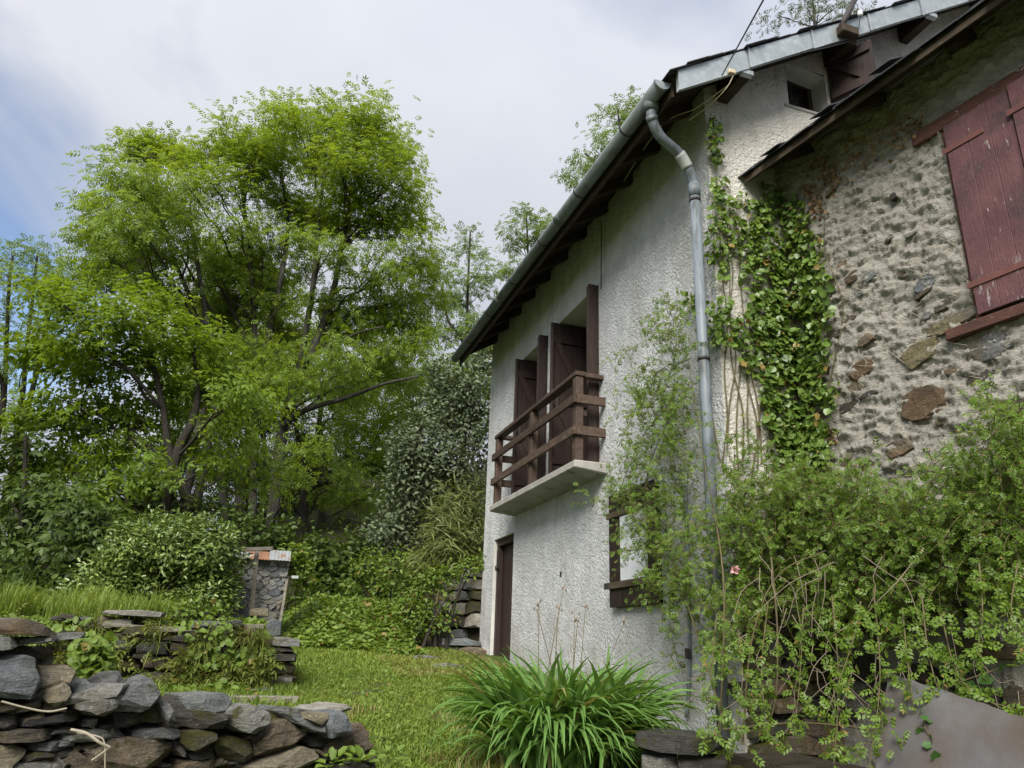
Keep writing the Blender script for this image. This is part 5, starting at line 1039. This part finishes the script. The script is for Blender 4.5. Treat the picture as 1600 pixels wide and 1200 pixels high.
shrub('narrow_leaf_bush', 'bushy clump of narrow straw green leaves above the retaining wall', [(720, 790, 34), (735, 830, 36), (700, 850, 30), (690, 820, 26), (740, 870, 26), (710, 880, 22), (670, 870, 18)], 13.0, .35, 55, 'straw', T_rhomb(1, .10, .3), .24, 700, 8, .1, bmat='stem')
shrub('hazel_shrub', 'yellow green twiggy shrub leaning out below the silvery shrub', [(580, 885, 26), (615, 890, 26), (650, 895, 26), (560, 905, 16), (600, 915, 22), (640, 925, 26), (680, 905, 22), (570, 885, 14)], 13.6, .4, 56, 'weed', T_fold(1, .6), .07, 600, 7, .09, shell=.3)
shrub('bank_creeper', 'leafy creeper hanging down over the retaining wall', [(700, 900, 18), (675, 905, 20), (655, 925, 22), (640, 955, 24), (660, 965, 20), (690, 975, 12), (728, 888, 14), (745, 880, 12), (700, 935, 9), (640, 990, 18), (705, 960, 8)], 12.0, .25, 57, 'weed', T_fold(1, .6), .06, 1100, 6, .06, shell=.2)
for i, (lab, lobes, h, lm) in enumerate([
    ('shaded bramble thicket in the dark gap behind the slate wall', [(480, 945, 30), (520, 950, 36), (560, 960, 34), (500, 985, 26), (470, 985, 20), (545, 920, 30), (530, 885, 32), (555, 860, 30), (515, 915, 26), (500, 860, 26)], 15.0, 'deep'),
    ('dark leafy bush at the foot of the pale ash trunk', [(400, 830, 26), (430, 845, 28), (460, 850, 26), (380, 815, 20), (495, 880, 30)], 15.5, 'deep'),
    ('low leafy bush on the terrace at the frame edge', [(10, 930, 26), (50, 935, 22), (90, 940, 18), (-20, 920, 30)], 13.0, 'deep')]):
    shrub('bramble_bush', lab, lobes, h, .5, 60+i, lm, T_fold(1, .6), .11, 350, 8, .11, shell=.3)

# ------------------------------------------------------------------ ground cover
def blades(n, xy, hgt, rng, lean=.5, w=.006):
    x, y = xy; z = gz(x, y); base = np.stack([x, y, z-.01], 1); a = rng.uniform(0, 2*math.pi, n); d = np.stack([np.cos(a), np.sin(a), np.zeros(n)], 1); b_ = np.stack([-d[:, 1], d[:, 0], np.zeros(n)], 1)
    ln = lean*rng.random(n)*hgt; mid = base+d*(ln*.3)[:, None]+np.array([0, 0, 1])*(hgt*.6)[:, None]; tip = base+d*ln[:, None]+np.array([0, 0, 1])*(hgt*rng.uniform(.8, 1, n))[:, None]
    w = np.broadcast_to(w, (n,))[:, None]
    V = np.stack([base-b_*w, base+b_*w, mid+b_*w*.8, mid-b_*w*.8, tip+b_*w*.15, tip-b_*w*.15], 1).reshape(-1, 3); f = np.array([[0, 1, 2, 3], [3, 2, 4, 5]])
    return V, (f[None]+(np.arange(n)*6)[:, None, None]).reshape(-1, 4)
rng = np.random.default_rng(77)
def lawn_pts(n, x0, x1, y0, y1): return rng.uniform(x0, x1, n), rng.uniform(y0, y1, n)
def clump(x, y, s=1.7):  return np.array([.5+.5*mnoise.noise(Vector((a*s, b_*s, .3))) for a, b_ in zip(x, y)])
parts = []
x, y = lawn_pts(90000, .2, 3.4, 3.9, 9.0); parts.append(blades(len(x), (x, y), rng.uniform(.025, .06, len(x))*(0.5+.9*clump(x, y)), rng, 1.3, .0045))
x, y = lawn_pts(16000, .3, 3.0, 9.0, 13.0); parts.append(blades(len(x), (x, y), rng.uniform(.04, .08, len(x)), rng, 1.2, .007))
x, y = lawn_pts(10000, -1.0, .5, 4.6, 7.5); parts.append(blades(len(x), (x, y), rng.uniform(.05, .12, len(x)), rng, .8, .006))
V, F_ = join(parts); link('lawn_grass', quadmesh('lawn_grass', V, F_), LM['grass'], kind='stuff', label='short bright lawn grass', cat='grass')
x, y = lawn_pts(9000, 1.6, 3.2, 8.4, 11.8); kk = clump(x, y, .9) > .5; x, y = x[kk], y[kk]; V1 = blades(len(x), (x, y), rng.uniform(.03, .07, len(x)), rng, 1.2, .006)
x, y = lawn_pts(5000, .2, 2.2, 3.9, 6.5); kk = clump(x, y, 2.3) > .58; x, y = x[kk], y[kk]; V2 = blades(len(x), (x, y), rng.uniform(.05, .12, len(x)), rng, .9, .005)
V, F_ = join([V1, V2]); link('dry_grass', quadmesh('dry_grass', V, F_), LM['drygrass'], kind='stuff', label='straw coloured grass patches on the lawn', cat='grass')
parts = []
x, y = lawn_pts(7000, -3.6, -.3, 7.8, 10.6); kk = clump(x, y, 1.3) > .45; x, y = x[kk], y[kk]; parts.append(blades(len(x), (x, y), rng.uniform(.10, .26, len(x))*sst(x, 0.1, -1.2)*1.1+.03, rng, .8, .007))
g_ = rng.integers(0, 26, 2600); gx1, gy1 = rng.uniform(-3.4, -.7, 26), rng.uniform(7.75, 9.2, 26); x, y = gx1[g_]+rng.normal(0, .05, 2600), gy1[g_]+rng.normal(0, .05, 2600); parts.append(blades(2600, (x, y), rng.uniform(.16, .42, 2600), rng, .7, .005))
V, F_ = join(parts); link('terrace_grass', quadmesh('terrace_grass', V, F_), LM['grass'], kind='stuff', label='long grass on the terrace behind the ruined wall', cat='grass')
def broadleaf(n, region, hmax, size, seed, T, lm, name, label, cl=None):
    rg = np.random.default_rng(seed); x = rg.uniform(region[0], region[1], n); y = rg.uniform(region[2], region[3], n)
    if cl: kk = cl(x, y); x, y = x[kk], y[kk]
    n = len(x); hh = hmax(x, y)*rg.random(n)**.7; pos = np.stack([x, y, gz(x, y)+hh], 1); d = rnd_dirs(rg, n); d[:, 2] *= .4; up = unit(rg.normal(size=(n, 3))*.4+np.array([0, -.25, 1]))
    V, F_ = scatter(T, pos, d, up, size*rg.uniform(.6, 1.3, n)); link(name, quadmesh(name, V, F_), LM[lm], kind='stuff', label=label, cat='weeds')
bankline = lambda x, y: x-(3.55-.42*(y-11.7))
broadleaf(16000, (.4, 3.3, 10.0, 15.0), lambda x, y: .10+.55*sst(y, 10.6, 12.8)*sst(x, .3, 1.2), .085, 5, T_fold(1, .6), 'weed', 'nettle_weeds', 'leafy nettle weeds along the foot of the bank', lambda x, y: (y > 10.6+.9*np.sin(x*1.7)*.4) & (bankline(x, y) < .1) & ((x < 2.3) | (y > 12.3)))
broadleaf(9000, (2.2, 4.5, 11.75, 14.5), lambda x, y: .35, .075, 6, T_fold(1, .5), 'weed', 'bank_ground_cover', 'leafy ground cover on top of the bank', lambda x, y: bankline(x, y) > .02)
broadleaf(2600, (.3, 3.2, 4.2, 9.5), lambda x, y: .05+0*x, .035, 7, T_fold(1, .8), 'weed', 'lawn_clover', 'small clover leaves among the lawn grass')
broadleaf(8000, (-3.5, .2, 7.7, 10.6), lambda x, y: .04+.34*clump(x, y, 2.1)**2*sst(x, .3, -.9), .06, 8, T_fold(1, .7), 'weed', 'terrace_weeds', 'leafy weeds on the terrace behind the ruined wall', lambda x, y: clump(x, y, 1.1) > .42)
broadleaf(1800, (-2.6, .2, 4.7, 7.35), lambda x, y: .05+.10*clump(x, y, 1.5), .06, 9, T_fold(1, .7), 'weed', 'yard_weeds', 'leafy weeds between the two stone walls', lambda x, y: (y > 4.6+.6*(x+.9)))
# greenery hanging over the ruined wall: ferns, grass tufts, ivy sprays
rg = np.random.default_rng(12); n = 1500; u = rg.random(n); cx = R0[0]+(R1[0]-R0[0])*u; cz = 1.12+.62*rg.random(n); kk = np.array([mnoise.noise(Vector((a*2.3, b_*4, 5.))) for a, b_ in zip(cx, cz)]) > .02; cx, cz = cx[kk], cz[kk]
pos = np.stack([cx, 7.42-.10*rg.random(len(cx)), cz], 1); d = unit(rg.normal(size=(len(cx), 3))*.6+np.array([0, -.7, -.1])); up = unit(rg.normal(size=(len(cx), 3))*.3+np.array([0, -.4, 1])); fern = scatter(T_pinnate(4, .32, .4, .5), pos, d, up, .15*rg.uniform(.6, 1.4, len(cx)))
n = 2600; u = rg.random(n); cx = R0[0]+(R1[0]-R0[0])*u; cz = 1.1+.66*rg.random(n); kk = np.array([mnoise.noise(Vector((a*1.7, b_*3, 9.))) for a, b_ in zip(cx, cz)]) > .12; cx, cz = cx[kk], cz[kk]
pos = np.stack([cx, 7.43-.12*rg.random(len(cx)), cz], 1); d = unit(rg.normal(size=(len(cx), 3))*.5+np.array([0, -.5, -.6])); up = unit(rg.normal(size=(len(cx), 3))*.3+np.array([0, -1, .6])); sprays = scatter(T_fold(1, .75), pos, d, up, .055*rg.uniform(.6, 1.4, len(cx)))
n = 2200; g_ = rg.integers(0, 60, n); gx0 = rg.uniform(R0[0], R1[0], 60); gz0 = rg.uniform(1.15, 1.65, 60); pos = np.stack([gx0[g_]+rg.normal(0, .03, n), np.full(n, 7.42), gz0[g_]+rg.normal(0, .02, n)], 1); d = unit(rg.normal(size=(n, 3))*.55+np.array([0, -.6, .45])); up = np.tile(np.array([0, -.3, 1.]), (n, 1)); tuft = scatter(T_rhomb(1, .05, .5), pos, d, up, .17*rg.uniform(.6, 1.3, n))
hang = empty('wall_greenery', (-.9, 7.4, 1.2), 'ferns, grass tufts and trailing ivy growing out of the ruined wall', 'plants', kind='stuff')
for nm, (V, F_), lm in (('fern_fronds', fern, 'fern'), ('ivy_sprays', sprays, 'weed'), ('grass_tufts', tuft, 'fern')): link(nm, quadmesh(nm, V, F_), LM[lm], hang, kind='stuff')
n = 700; px = rg.uniform(120, 175, n); py = rg.uniform(995, 1060, n); pos = np.array([at(a, b_, h=5.2+.4*rg.random()) for a, b_ in zip(px, py)]); d = unit(rg.normal(size=(n, 3))*.6+np.array([0, -.4, -.3])); up = unit(rg.normal(size=(n, 3))*.3+np.array([0, -.8, .7])); V, F_ = scatter(T_fold(1, .9), pos, d, up, .045*rg.uniform(.6, 1.4, n))
link('trailing_ivy', quadmesh('trailing_ivy', V, F_), LM['weed'], label='bright trailing ivy beside the tan block of the nearest wall', cat='ivy')
n = 500; cl_ = rg.integers(0, 5, n); q = [(430, .0), (595, .0), (160, .0), (555, 0), (480, 0)]
def plantlet(px, py, h, label, seed, s=.05, n=26):
    rg = np.random.default_rng(seed); c = at(px, py, h=h); d = rnd_dirs(rg, n); d[:, 2] = np.abs(d[:, 2])*.6; pos = c+d*rg.uniform(.02, .09, n)[:, None]; V, F_ = scatter(T_fold(1, .7), pos, d, np.tile([0, -.3, 1.], (n, 1)), s*rg.uniform(.6, 1.3, n))
    link('weed_plant', quadmesh('weed_plant', V, F_), LM['weed'], label=label, cat='weed')
plantlet(515, 1196, 4.1, 'small leafy weed at the foot of the front wall, near its middle', 1)
plantlet(565, 1192, 4.2, 'small leafy weed at the foot of the front wall, at its end', 2)
plantlet(605, 1185, 4.6, 'low leafy weed in the grass past the end of the front wall', 3, .045, 18)

# ------------------------------------------------------------------ daylily clump
lil = empty('daylily_clump', (1.93, 4.72, .95), 'large arching clump of daylily leaves in front of the house', 'plant')
rg = np.random.default_rng(91); LC = np.array([1.98, 4.80, 0])
def blade_mesh(p, az, L, rise, w, curl, seed):
    n_ = 9; t = np.linspace(0, 1, n_); d = np.array([math.cos(az), math.sin(az), 0]); s = np.array([-d[1], d[0], 0])
    th = rise-curl*t**1.35; st_ = L/(n_-1); xs2 = np.concatenate([[0], np.cumsum(np.cos(th[:-1])*st_)]); zs2 = np.concatenate([[0], np.cumsum(np.sin(th[:-1])*st_)])
    c = p+d*xs2[:, None]+ZU*zs2[:, None]; nrm = -d*np.sin(th)[:, None]+ZU*np.cos(th)[:, None]; ww = w*np.clip(np.minimum(.55+t*2, (1-t)*2.6), .04, 1)[:, None]
    tw_ = np.random.default_rng(seed).normal(0, .25); s2 = unit(s+nrm*tw_)
    V = np.stack([c-s2*ww+nrm*ww*.5, c, c+s2*ww+nrm*ww*.5], 1).reshape(-1, 3); F_ = []
    for i in range(n_-1): b0 = 3*i; F_ += [(b0, b0+1, b0+4, b0+3), (b0+1, b0+2, b0+5, b0+4)]
    return V, np.array(F_)
bl_all = []
for i in range(800):
    r = .33*math.sqrt(rg.random()); a = rg.uniform(0, 2*math.pi); p = LC+np.array([r*math.cos(a)*1.25, r*math.sin(a)*.8, 0]); p[2] = float(gz(p[0], p[1]))+.0
    az = a+rg.normal(0, .7); L = rg.uniform(.64, .90)*(1 if i % 7 else .7); rise = rg.uniform(1.22, 1.55); curl = rg.uniform(1.5, 3.0)*(1-.25*(rise > 1.42))
    if i >= 640: az = rg.uniform(3.3, 6.1); rise = rg.uniform(.7, 1.25); L = rg.uniform(.5, .85); curl = rg.uniform(1.4, 2.4)
    bl_all.append((p[1]+.2*p[0], blade_mesh(p, az, L, rise, rg.uniform(.013, .023), curl, i)))
bl_all.sort(key=lambda q: q[0])
for k, (_, (V, F_)) in enumerate(bl_all[:300]): link('leaf', quadmesh('leaf', V, F_, True), LM['drygrass'] if k % 23 == 5 else LM['lily'], lil)
V, F_ = join([q[1] for q in bl_all[300:]]); link('leaves', quadmesh('leaves', V, F_, True), LM['lily'], lil, kind='stuff')
for k, (px, py) in enumerate(((880, 925), (842, 945), (915, 950), (873, 955), (898, 965), (903, 968), (975, 975), (838, 952))):
    tip = at(px, py, h=5.4); p = LC+np.array([rg.normal(0, .12), rg.normal(0, .1), 0]); p[2] = float(gz(p[0], p[1])); tip = tip*.5+.5*np.array([tip[0], tip[1], tip[2]])
    stl = tubeobj('flower_stalk', bez(p, (p+tip)/2+np.array([0, 0, .1]), tip, 8), np.linspace(.004, .002, 8), 5, M['stem'], lil)
    for j in range(3): q = tip+rg.normal(0, .012, 3); tubeobj('seed_pod', [q, q+np.array([.004, 0, .012]), q+np.array([.006, 0, .028])], [.003, .007, .002], 5, M['deadstem'], stl)

# ------------------------------------------------------------------ ivy on barn and gable
ivb = [(1117, 185, 9), (1117, 205, 11), (1116, 225, 11), (1118, 245, 11), (1124, 290, 14), (1130, 325, 20), (1126, 365, 20), (1124, 400, 18), (1175, 330, 28), (1168, 375, 24), (1200, 312, 22), (1232, 322, 20), (1250, 352, 18), (1210, 375, 38), (1250, 395, 34), (1195, 430, 34), (1250, 445, 42), (1124, 440, 12), (1126, 480, 16), (1192, 490, 26), (1230, 500, 48), (1270, 495, 26), (1205, 550, 40), (1258, 550, 38), (1240, 600, 44), (1280, 610, 26), (1250, 650, 42), (1215, 640, 26), (1275, 690, 28), (1235, 705, 32), (1110, 520, 16), (1085, 470, 12), (1140, 515, 24), (1255, 740, 40)]
ivy = empty('ivy', bpt(.1, 2.8, .02), 'bright green ivy climbing the corner between house gable and barn', 'ivy'); rg = np.random.default_rng(61)
def wall_pt(px, py, o):
    q = at(px, py, y=YG-o)
    if px < 1108 and q[0] < XF+.05: q = at(px, py, x=XF-o); return q, np.array([-1., 0, 0])
    if q[0] < XF-.02: q = at(px, py, x=XF-o); return q, np.array([-1., 0, 0])
    if q[0] < 4.10: return q, np.array([0, -1., 0])
    u, z = batpx(px, py, o); return bpt(u, z, o), BN
L_ = []
for px, py, r in ivb:
    for _ in range(int(.25*r*r)+8):
        a = rg.uniform(0, 6.283); rr = r*math.sqrt(rg.random())*1.15; o = .02+.09*rg.random(); qx, qy = px+rr*math.cos(a), py+rr*math.sin(a)
        if mnoise.noise(Vector((qx*.045, qy*.035, 2.2))) < -.36 or rg.random() < .05: continue
        p, n_ = wall_pt(qx, qy, o)
        L_.append((o+rg.normal(0, .01), p, unit(rg.normal(size=3)*.65+np.array([0, 0, -.8])+n_*.35), unit(n_+np.array([0, 0, .5])+rg.normal(size=3)*.5), .047*rg.choice([.45, .7, .9, 1.1, 1.4])*rg.uniform(.85, 1.15)))
L_.sort(key=lambda q: -q[0]); IV = T_fold(1, .98)
ivm = [quadmesh('leaf', *[np.array(a) for a in T_fold(1, w)]) for w in (.85, .95, 1.05)]
for m_ in ivm: m_.materials.append(LM['ivy'])
for i, (o, p, d, up, s) in enumerate(L_[:300]):
    R = frames(d[None], up[None])[0]; ob = bpy.data.objects.new('leaf', ivm[i % 3]); COL.objects.link(ob); ob.parent = ivy
    ob.matrix_local = Matrix.Translation(Vector(p.tolist())-ivy.location) @ Matrix(R.tolist()).to_4x4() @ Matrix.Scale(float(s), 4)
P_ = L_[300:]; V, F_ = scatter(IV, np.array([q[1] for q in P_]), np.array([q[2] for q in P_]), np.array([q[3] for q in P_]), np.array([q[4] for q in P_])); link('leaves', quadmesh('leaves', V, F_), LM['ivy'], ivy, kind='stuff')
tb = []
for k in range(16):
    pxs = rg.uniform(1120, 1285); pts = []
    for py in np.linspace(rg.uniform(700, 760), rg.uniform(300, 420), 6): pxs += rg.normal(0, 9); pts.append(wall_pt(pxs, py, .02)[0])
    tb.append(tube(spline(pts, 4), np.linspace(.007, .003, 21), 5))
link('stems', tubes_mesh('stems', tb), M['stem'], ivy)
D_ = []
for px, py, r, n_ in ((1290, 270, 26, 130), (1340, 240, 30, 90), (1275, 320, 18, 80), (1400, 210, 25, 60), (1265, 300, 14, 50), (1290, 680, 16, 40), (1425, 195, 16, 30)):
    for _ in range(n_): p, nn_ = wall_pt(px+rg.normal(0, r*.6), py+rg.normal(0, r*.6), .015+.03*rg.random()); D_.append((p, unit(rg.normal(size=3)+np.array([0, 0, -.6])), unit(nn_+rg.normal(size=3)*.6)))
V, F_ = scatter(T_fold(1, .8), np.array([q[0] for q in D_]), np.array([q[1] for q in D_]), np.array([q[2] for q in D_]), .035*rg.uniform(.6, 1.3, len(D_)))
link('dead_leaves', quadmesh('dead_leaves', V, F_), LM['deadivy'], ivy, kind='stuff', label='brown withered ivy under the barn eave')
for k in range(34):
    px, py = rg.uniform(1290, 1520), rg.uniform(330, 720); q = [wall_pt(px+rg.normal(0, 6)+6*j*rg.choice([-1, 1]), py+j*rg.uniform(5, 12), .02+.015*rg.random())[0] for j in range(4)]; link('dead_tendril', tubes_mesh('dead_tendril', [tube(spline(q, 3), [.0022]*10, 4)]), M['twig'], ivy)

# ------------------------------------------------------------------ climbing rose
rose = empty('climbing_rose', (3.25, 4.0, .9), 'sprawling climbing rose hanging over the house corner and barn foot', 'rose'); rg = np.random.default_rng(33)
RA = [(1060, 495, 26), (1040, 535, 32), (1072, 550, 22), (1012, 600, 28), (1052, 615, 36), (1035, 655, 40), (1072, 670, 30), (1005, 715, 34), (1055, 730, 38), (975, 775, 24), (1020, 795, 40), (1072, 800, 28), (1005, 845, 34), (1060, 860, 45), (1040, 915, 34), (1090, 925, 40), (960, 745, 14), (985, 640, 12), (930, 790, 10), (970, 545, 10)]
RB = [(1150, 830, 45), (1200, 790, 42), (1250, 770, 42), (1300, 745, 36), (1330, 790, 52), (1390, 795, 45), (1250, 830, 55), (1320, 860, 55), (1180, 885, 45), (1400, 855, 52), (1450, 800, 36), (1485, 830, 45), (1540, 790, 45), (1585, 830, 48), (1520, 710, 28), (1560, 660, 26), (1592, 700, 34), (1470, 710, 22), (1420, 750, 22), (1580, 765, 36), (1340, 715, 20), (1550, 880, 36), (1450, 900, 34), (1380, 930, 34), (1300, 925, 36), (1240, 920, 36), (1150, 940, 36), (1135, 700, 18), (1150, 760, 36), (1190, 700, 16), (1120, 1000, 18), (1280, 980, 16), (1555, 610, 16), (1500, 770, 26), (1610, 640, 30)]
RT = T_pinnate(3, .40, .55, .25); shoots, tb, LP, LD, LU, LS = [], [], [], [], [], []
def shoot(p, d0, L, grav, nl, size, r=.0025):
    n_ = 8; pts = [p]; d = unit(d0)
    for _ in range(n_-1): d = unit(d+np.array([0, 0, -grav])+rg.normal(0, .12, 3)); pts.append(pts[-1]+d*L/(n_-1))
    pts = np.array(pts); tb.append(tube(pts, np.linspace(r, r*.4, n_), 4))
    for t in np.linspace(.12, 1, nl):
        i = min(n_-2, int(t*(n_-1))); q = pts[i]+(pts[i+1]-pts[i])*(t*(n_-1)-i); ax = pts[i+1]-pts[i]; LP.append(q); LD.append(unit(rg.normal(size=3)*.8+unit(ax)*.5)); LU.append(unit(rg.normal(size=3)*.5+np.array([-.7, -.8, 1]))); LS.append(size*rg.uniform(.6, 1.3))
for px, py, r in RA:
    for _ in range(int(.030*r*r)+2):
        a = rg.uniform(0, 6.283); rr = r*math.sqrt(rg.random()); o = .10+.38*rg.random()*min(1, r/30); c = at(px+rr*math.cos(a), py+rr*math.sin(a), x=XF-o)
        if 1078 < px+rr*math.cos(a) < 1128 and py+rr*math.sin(a) < 800 and rg.random() < .85: continue
        shoot(c, rnd_dirs(rg, 1)[0]+np.array([-.2, .1, .55]), rg.uniform(.12, .34), .10, rg.integers(6, 10), .051)
for px, py, r in RB:
    if px > 1280 and py < 830: py += 30
    for _ in range(int(.052*r*r)+2):
        a = rg.uniform(0, 6.283); rr = r*math.sqrt(rg.random()); o = .25+.55*rg.random(); u, z = batpx(px+rr*math.cos(a), py+rr*math.sin(a), o); c = bpt(u, z, o)
        if px+rr*math.cos(a) < 1140 and py+rr*math.sin(a) < 810 and rg.random() < .8: continue
        if px < 1160: c = at(px+rr*math.cos(a), py+rr*math.sin(a), y=4.75-.4*rg.random())
        shoot(c, rnd_dirs(rg, 1)[0]+np.array([-.25, -.25, .35]), rg.uniform(.12, .34), .16, rg.integers(6, 10), .051)
strands = [((1300, 930), (1310, 1060), (1303, 1195)), ((1365, 920), (1375, 1060), (1358, 1198)), ((1440, 930), (1455, 1040), (1505, 1195)), ((1470, 960), (1500, 1060), (1570, 1110)), ((1150, 960), (1160, 1060), (1140, 1185)), ((1200, 940), (1190, 1050), (1200, 1150)), ((1255, 950), (1250, 1060), (1240, 1150)), ((1590, 880), (1580, 960), (1600, 1040)), ((1345, 940), (1330, 1010), (1290, 1120)), ((1410, 950), (1420, 1050), (1440, 1190)), ((1120, 960), (1110, 1060), (1100, 1160)), ((1060, 900), (1045, 960), (1060, 1040)), ((1040, 640), (1000, 690), (955, 800)), ((1080, 560), (1020, 590), (965, 700)), ((1530, 880), (1535, 960), (1525, 1030))]
for k, q in enumerate(strands):
    hh = 4.35 if q[0][0] > 1280 else 4.6
    P = [at(*p, x=XF-.25) if p[0] < 1100 else at(*p, h=hh-.12*j) for j, p in enumerate(q)]; cv = spline(P, 9); tb.append(tube(cv, np.linspace(.005, .002, len(cv)), 4))
    for t in range(1, len(cv)):
        for _ in range(3): LP.append(cv[t]+rg.normal(0, .02, 3)); LD.append(unit(rg.normal(size=3)+np.array([0, 0, -.2]))); LU.append(unit(rg.normal(size=3)*.5+np.array([-.6, -.8, 1]))); LS.append(.062*rg.uniform(.6, 1.3))
        if t % 4 == 0: shoot(cv[t], rg.normal(size=3), .12, .2, 5, .055)
V, F_ = scatter(RT, np.array(LP), np.array(LD), np.array(LU), np.array(LS)); link('foliage', quadmesh('foliage', V, F_), LM['rose'], rose); link('shoots', tubes_mesh('shoots', tb), M['stem'], rose, kind='stuff')
canes = [((1125, 1150), (1130, 900), (1100, 720), (1075, 560)), ((1160, 1160), (1175, 1000), (1215, 900), (1290, 860)), ((1135, 1140), (1060, 900), (1010, 760), (1050, 640)), ((1205, 870), (1215, 1000), (1205, 1120), (1150, 1150)), ((1130, 1140), (1260, 1130), (1400, 1150), (1480, 1205))]
tb = []
for q in canes:
    P = [at(*p, x=XF-.3) if p[0] < 1120 else at(*p, h=5.0-.0007*(p[0]-1100)) for p in q]; cv = spline(P, 7); link('cane', tubes_mesh('cane', [tube(cv, np.linspace(.007, .003, len(cv)), 6)]), M['stem'], rose)
tb = []
for k in range(60):
    px, py = rg.uniform(1130, 1600), rg.uniform(860, 1080); hh = rg.uniform(4.5, 5.1); dx = rg.normal(0, 55); P = [at(px+dx*j*.4+rg.normal(0, 6), py+j*rg.uniform(16, 38), h=hh) for j in range(4)]; link('dead_cane', tubes_mesh('dead_cane', [tube(spline(P, 3), np.linspace(.003, .0014, 10), 4)]), M['deadstem'], rose)
c = at(1148, 890, h=4.45); M['petal'] = simple('pink_petal', (0.62, 0.30, 0.32), (0.70, 0.40, 0.40), 20, 0.6, bump=0)
d = rnd_dirs(rg, 22); d[:, 1] -= .4; V, F_ = scatter(T_fold(1, .9), np.repeat(c[None], 22, 0)+d*.006, unit(d), unit(rg.normal(size=(22, 3))), .026*rg.uniform(.7, 1.1, 22)); link('blossom', quadmesh('blossom', V, F_), M['petal'], rose, label='single small pink rose blossom')
big = leafmat('dock_leaf', (0.03, 0.085, 0.02), (0.06, 0.14, 0.03), .25)
LB = [(1510, 1065, 4.9, .09), (1570, 1040, 4.9, .10), (1555, 1060, 4.9, .09), (1440, 1118, 4.1, .045), (1452, 1130, 4.1, .05), (1434, 1135, 4.1, .05), (1455, 1148, 4.05, .055), (1440, 1165, 4.05, .05), (1460, 1172, 4.0, .06), (1464, 1198, 3.95, .06)]
bw = empty('bindweed', at(1450, 1190, h=4.05), 'dark broad leaved creeper over the leaning board', 'creeper')
for px, py, h_, s in LB:
    p = at(px, py, h=h_); d = unit(rg.normal(size=3)*.5+np.array([.2, -.2, -.6])); up = unit(np.array([-.6, -.6, .5])+rg.normal(size=3)*.2); V, F_ = scatter(T_fold(1, .75), p[None], d[None], up[None], np.array([s])); link('leaf', quadmesh('leaf', V, F_), big, bw)
tubeobj('stem', spline([at(*q, h=h_) for q, h_ in (((1464, 1215), 4.0), ((1455, 1160), 4.08), ((1445, 1120), 4.15), ((1480, 1075), 4.6), ((1560, 1045), 4.95))], 5), .004, 5, M['stem'], bw)
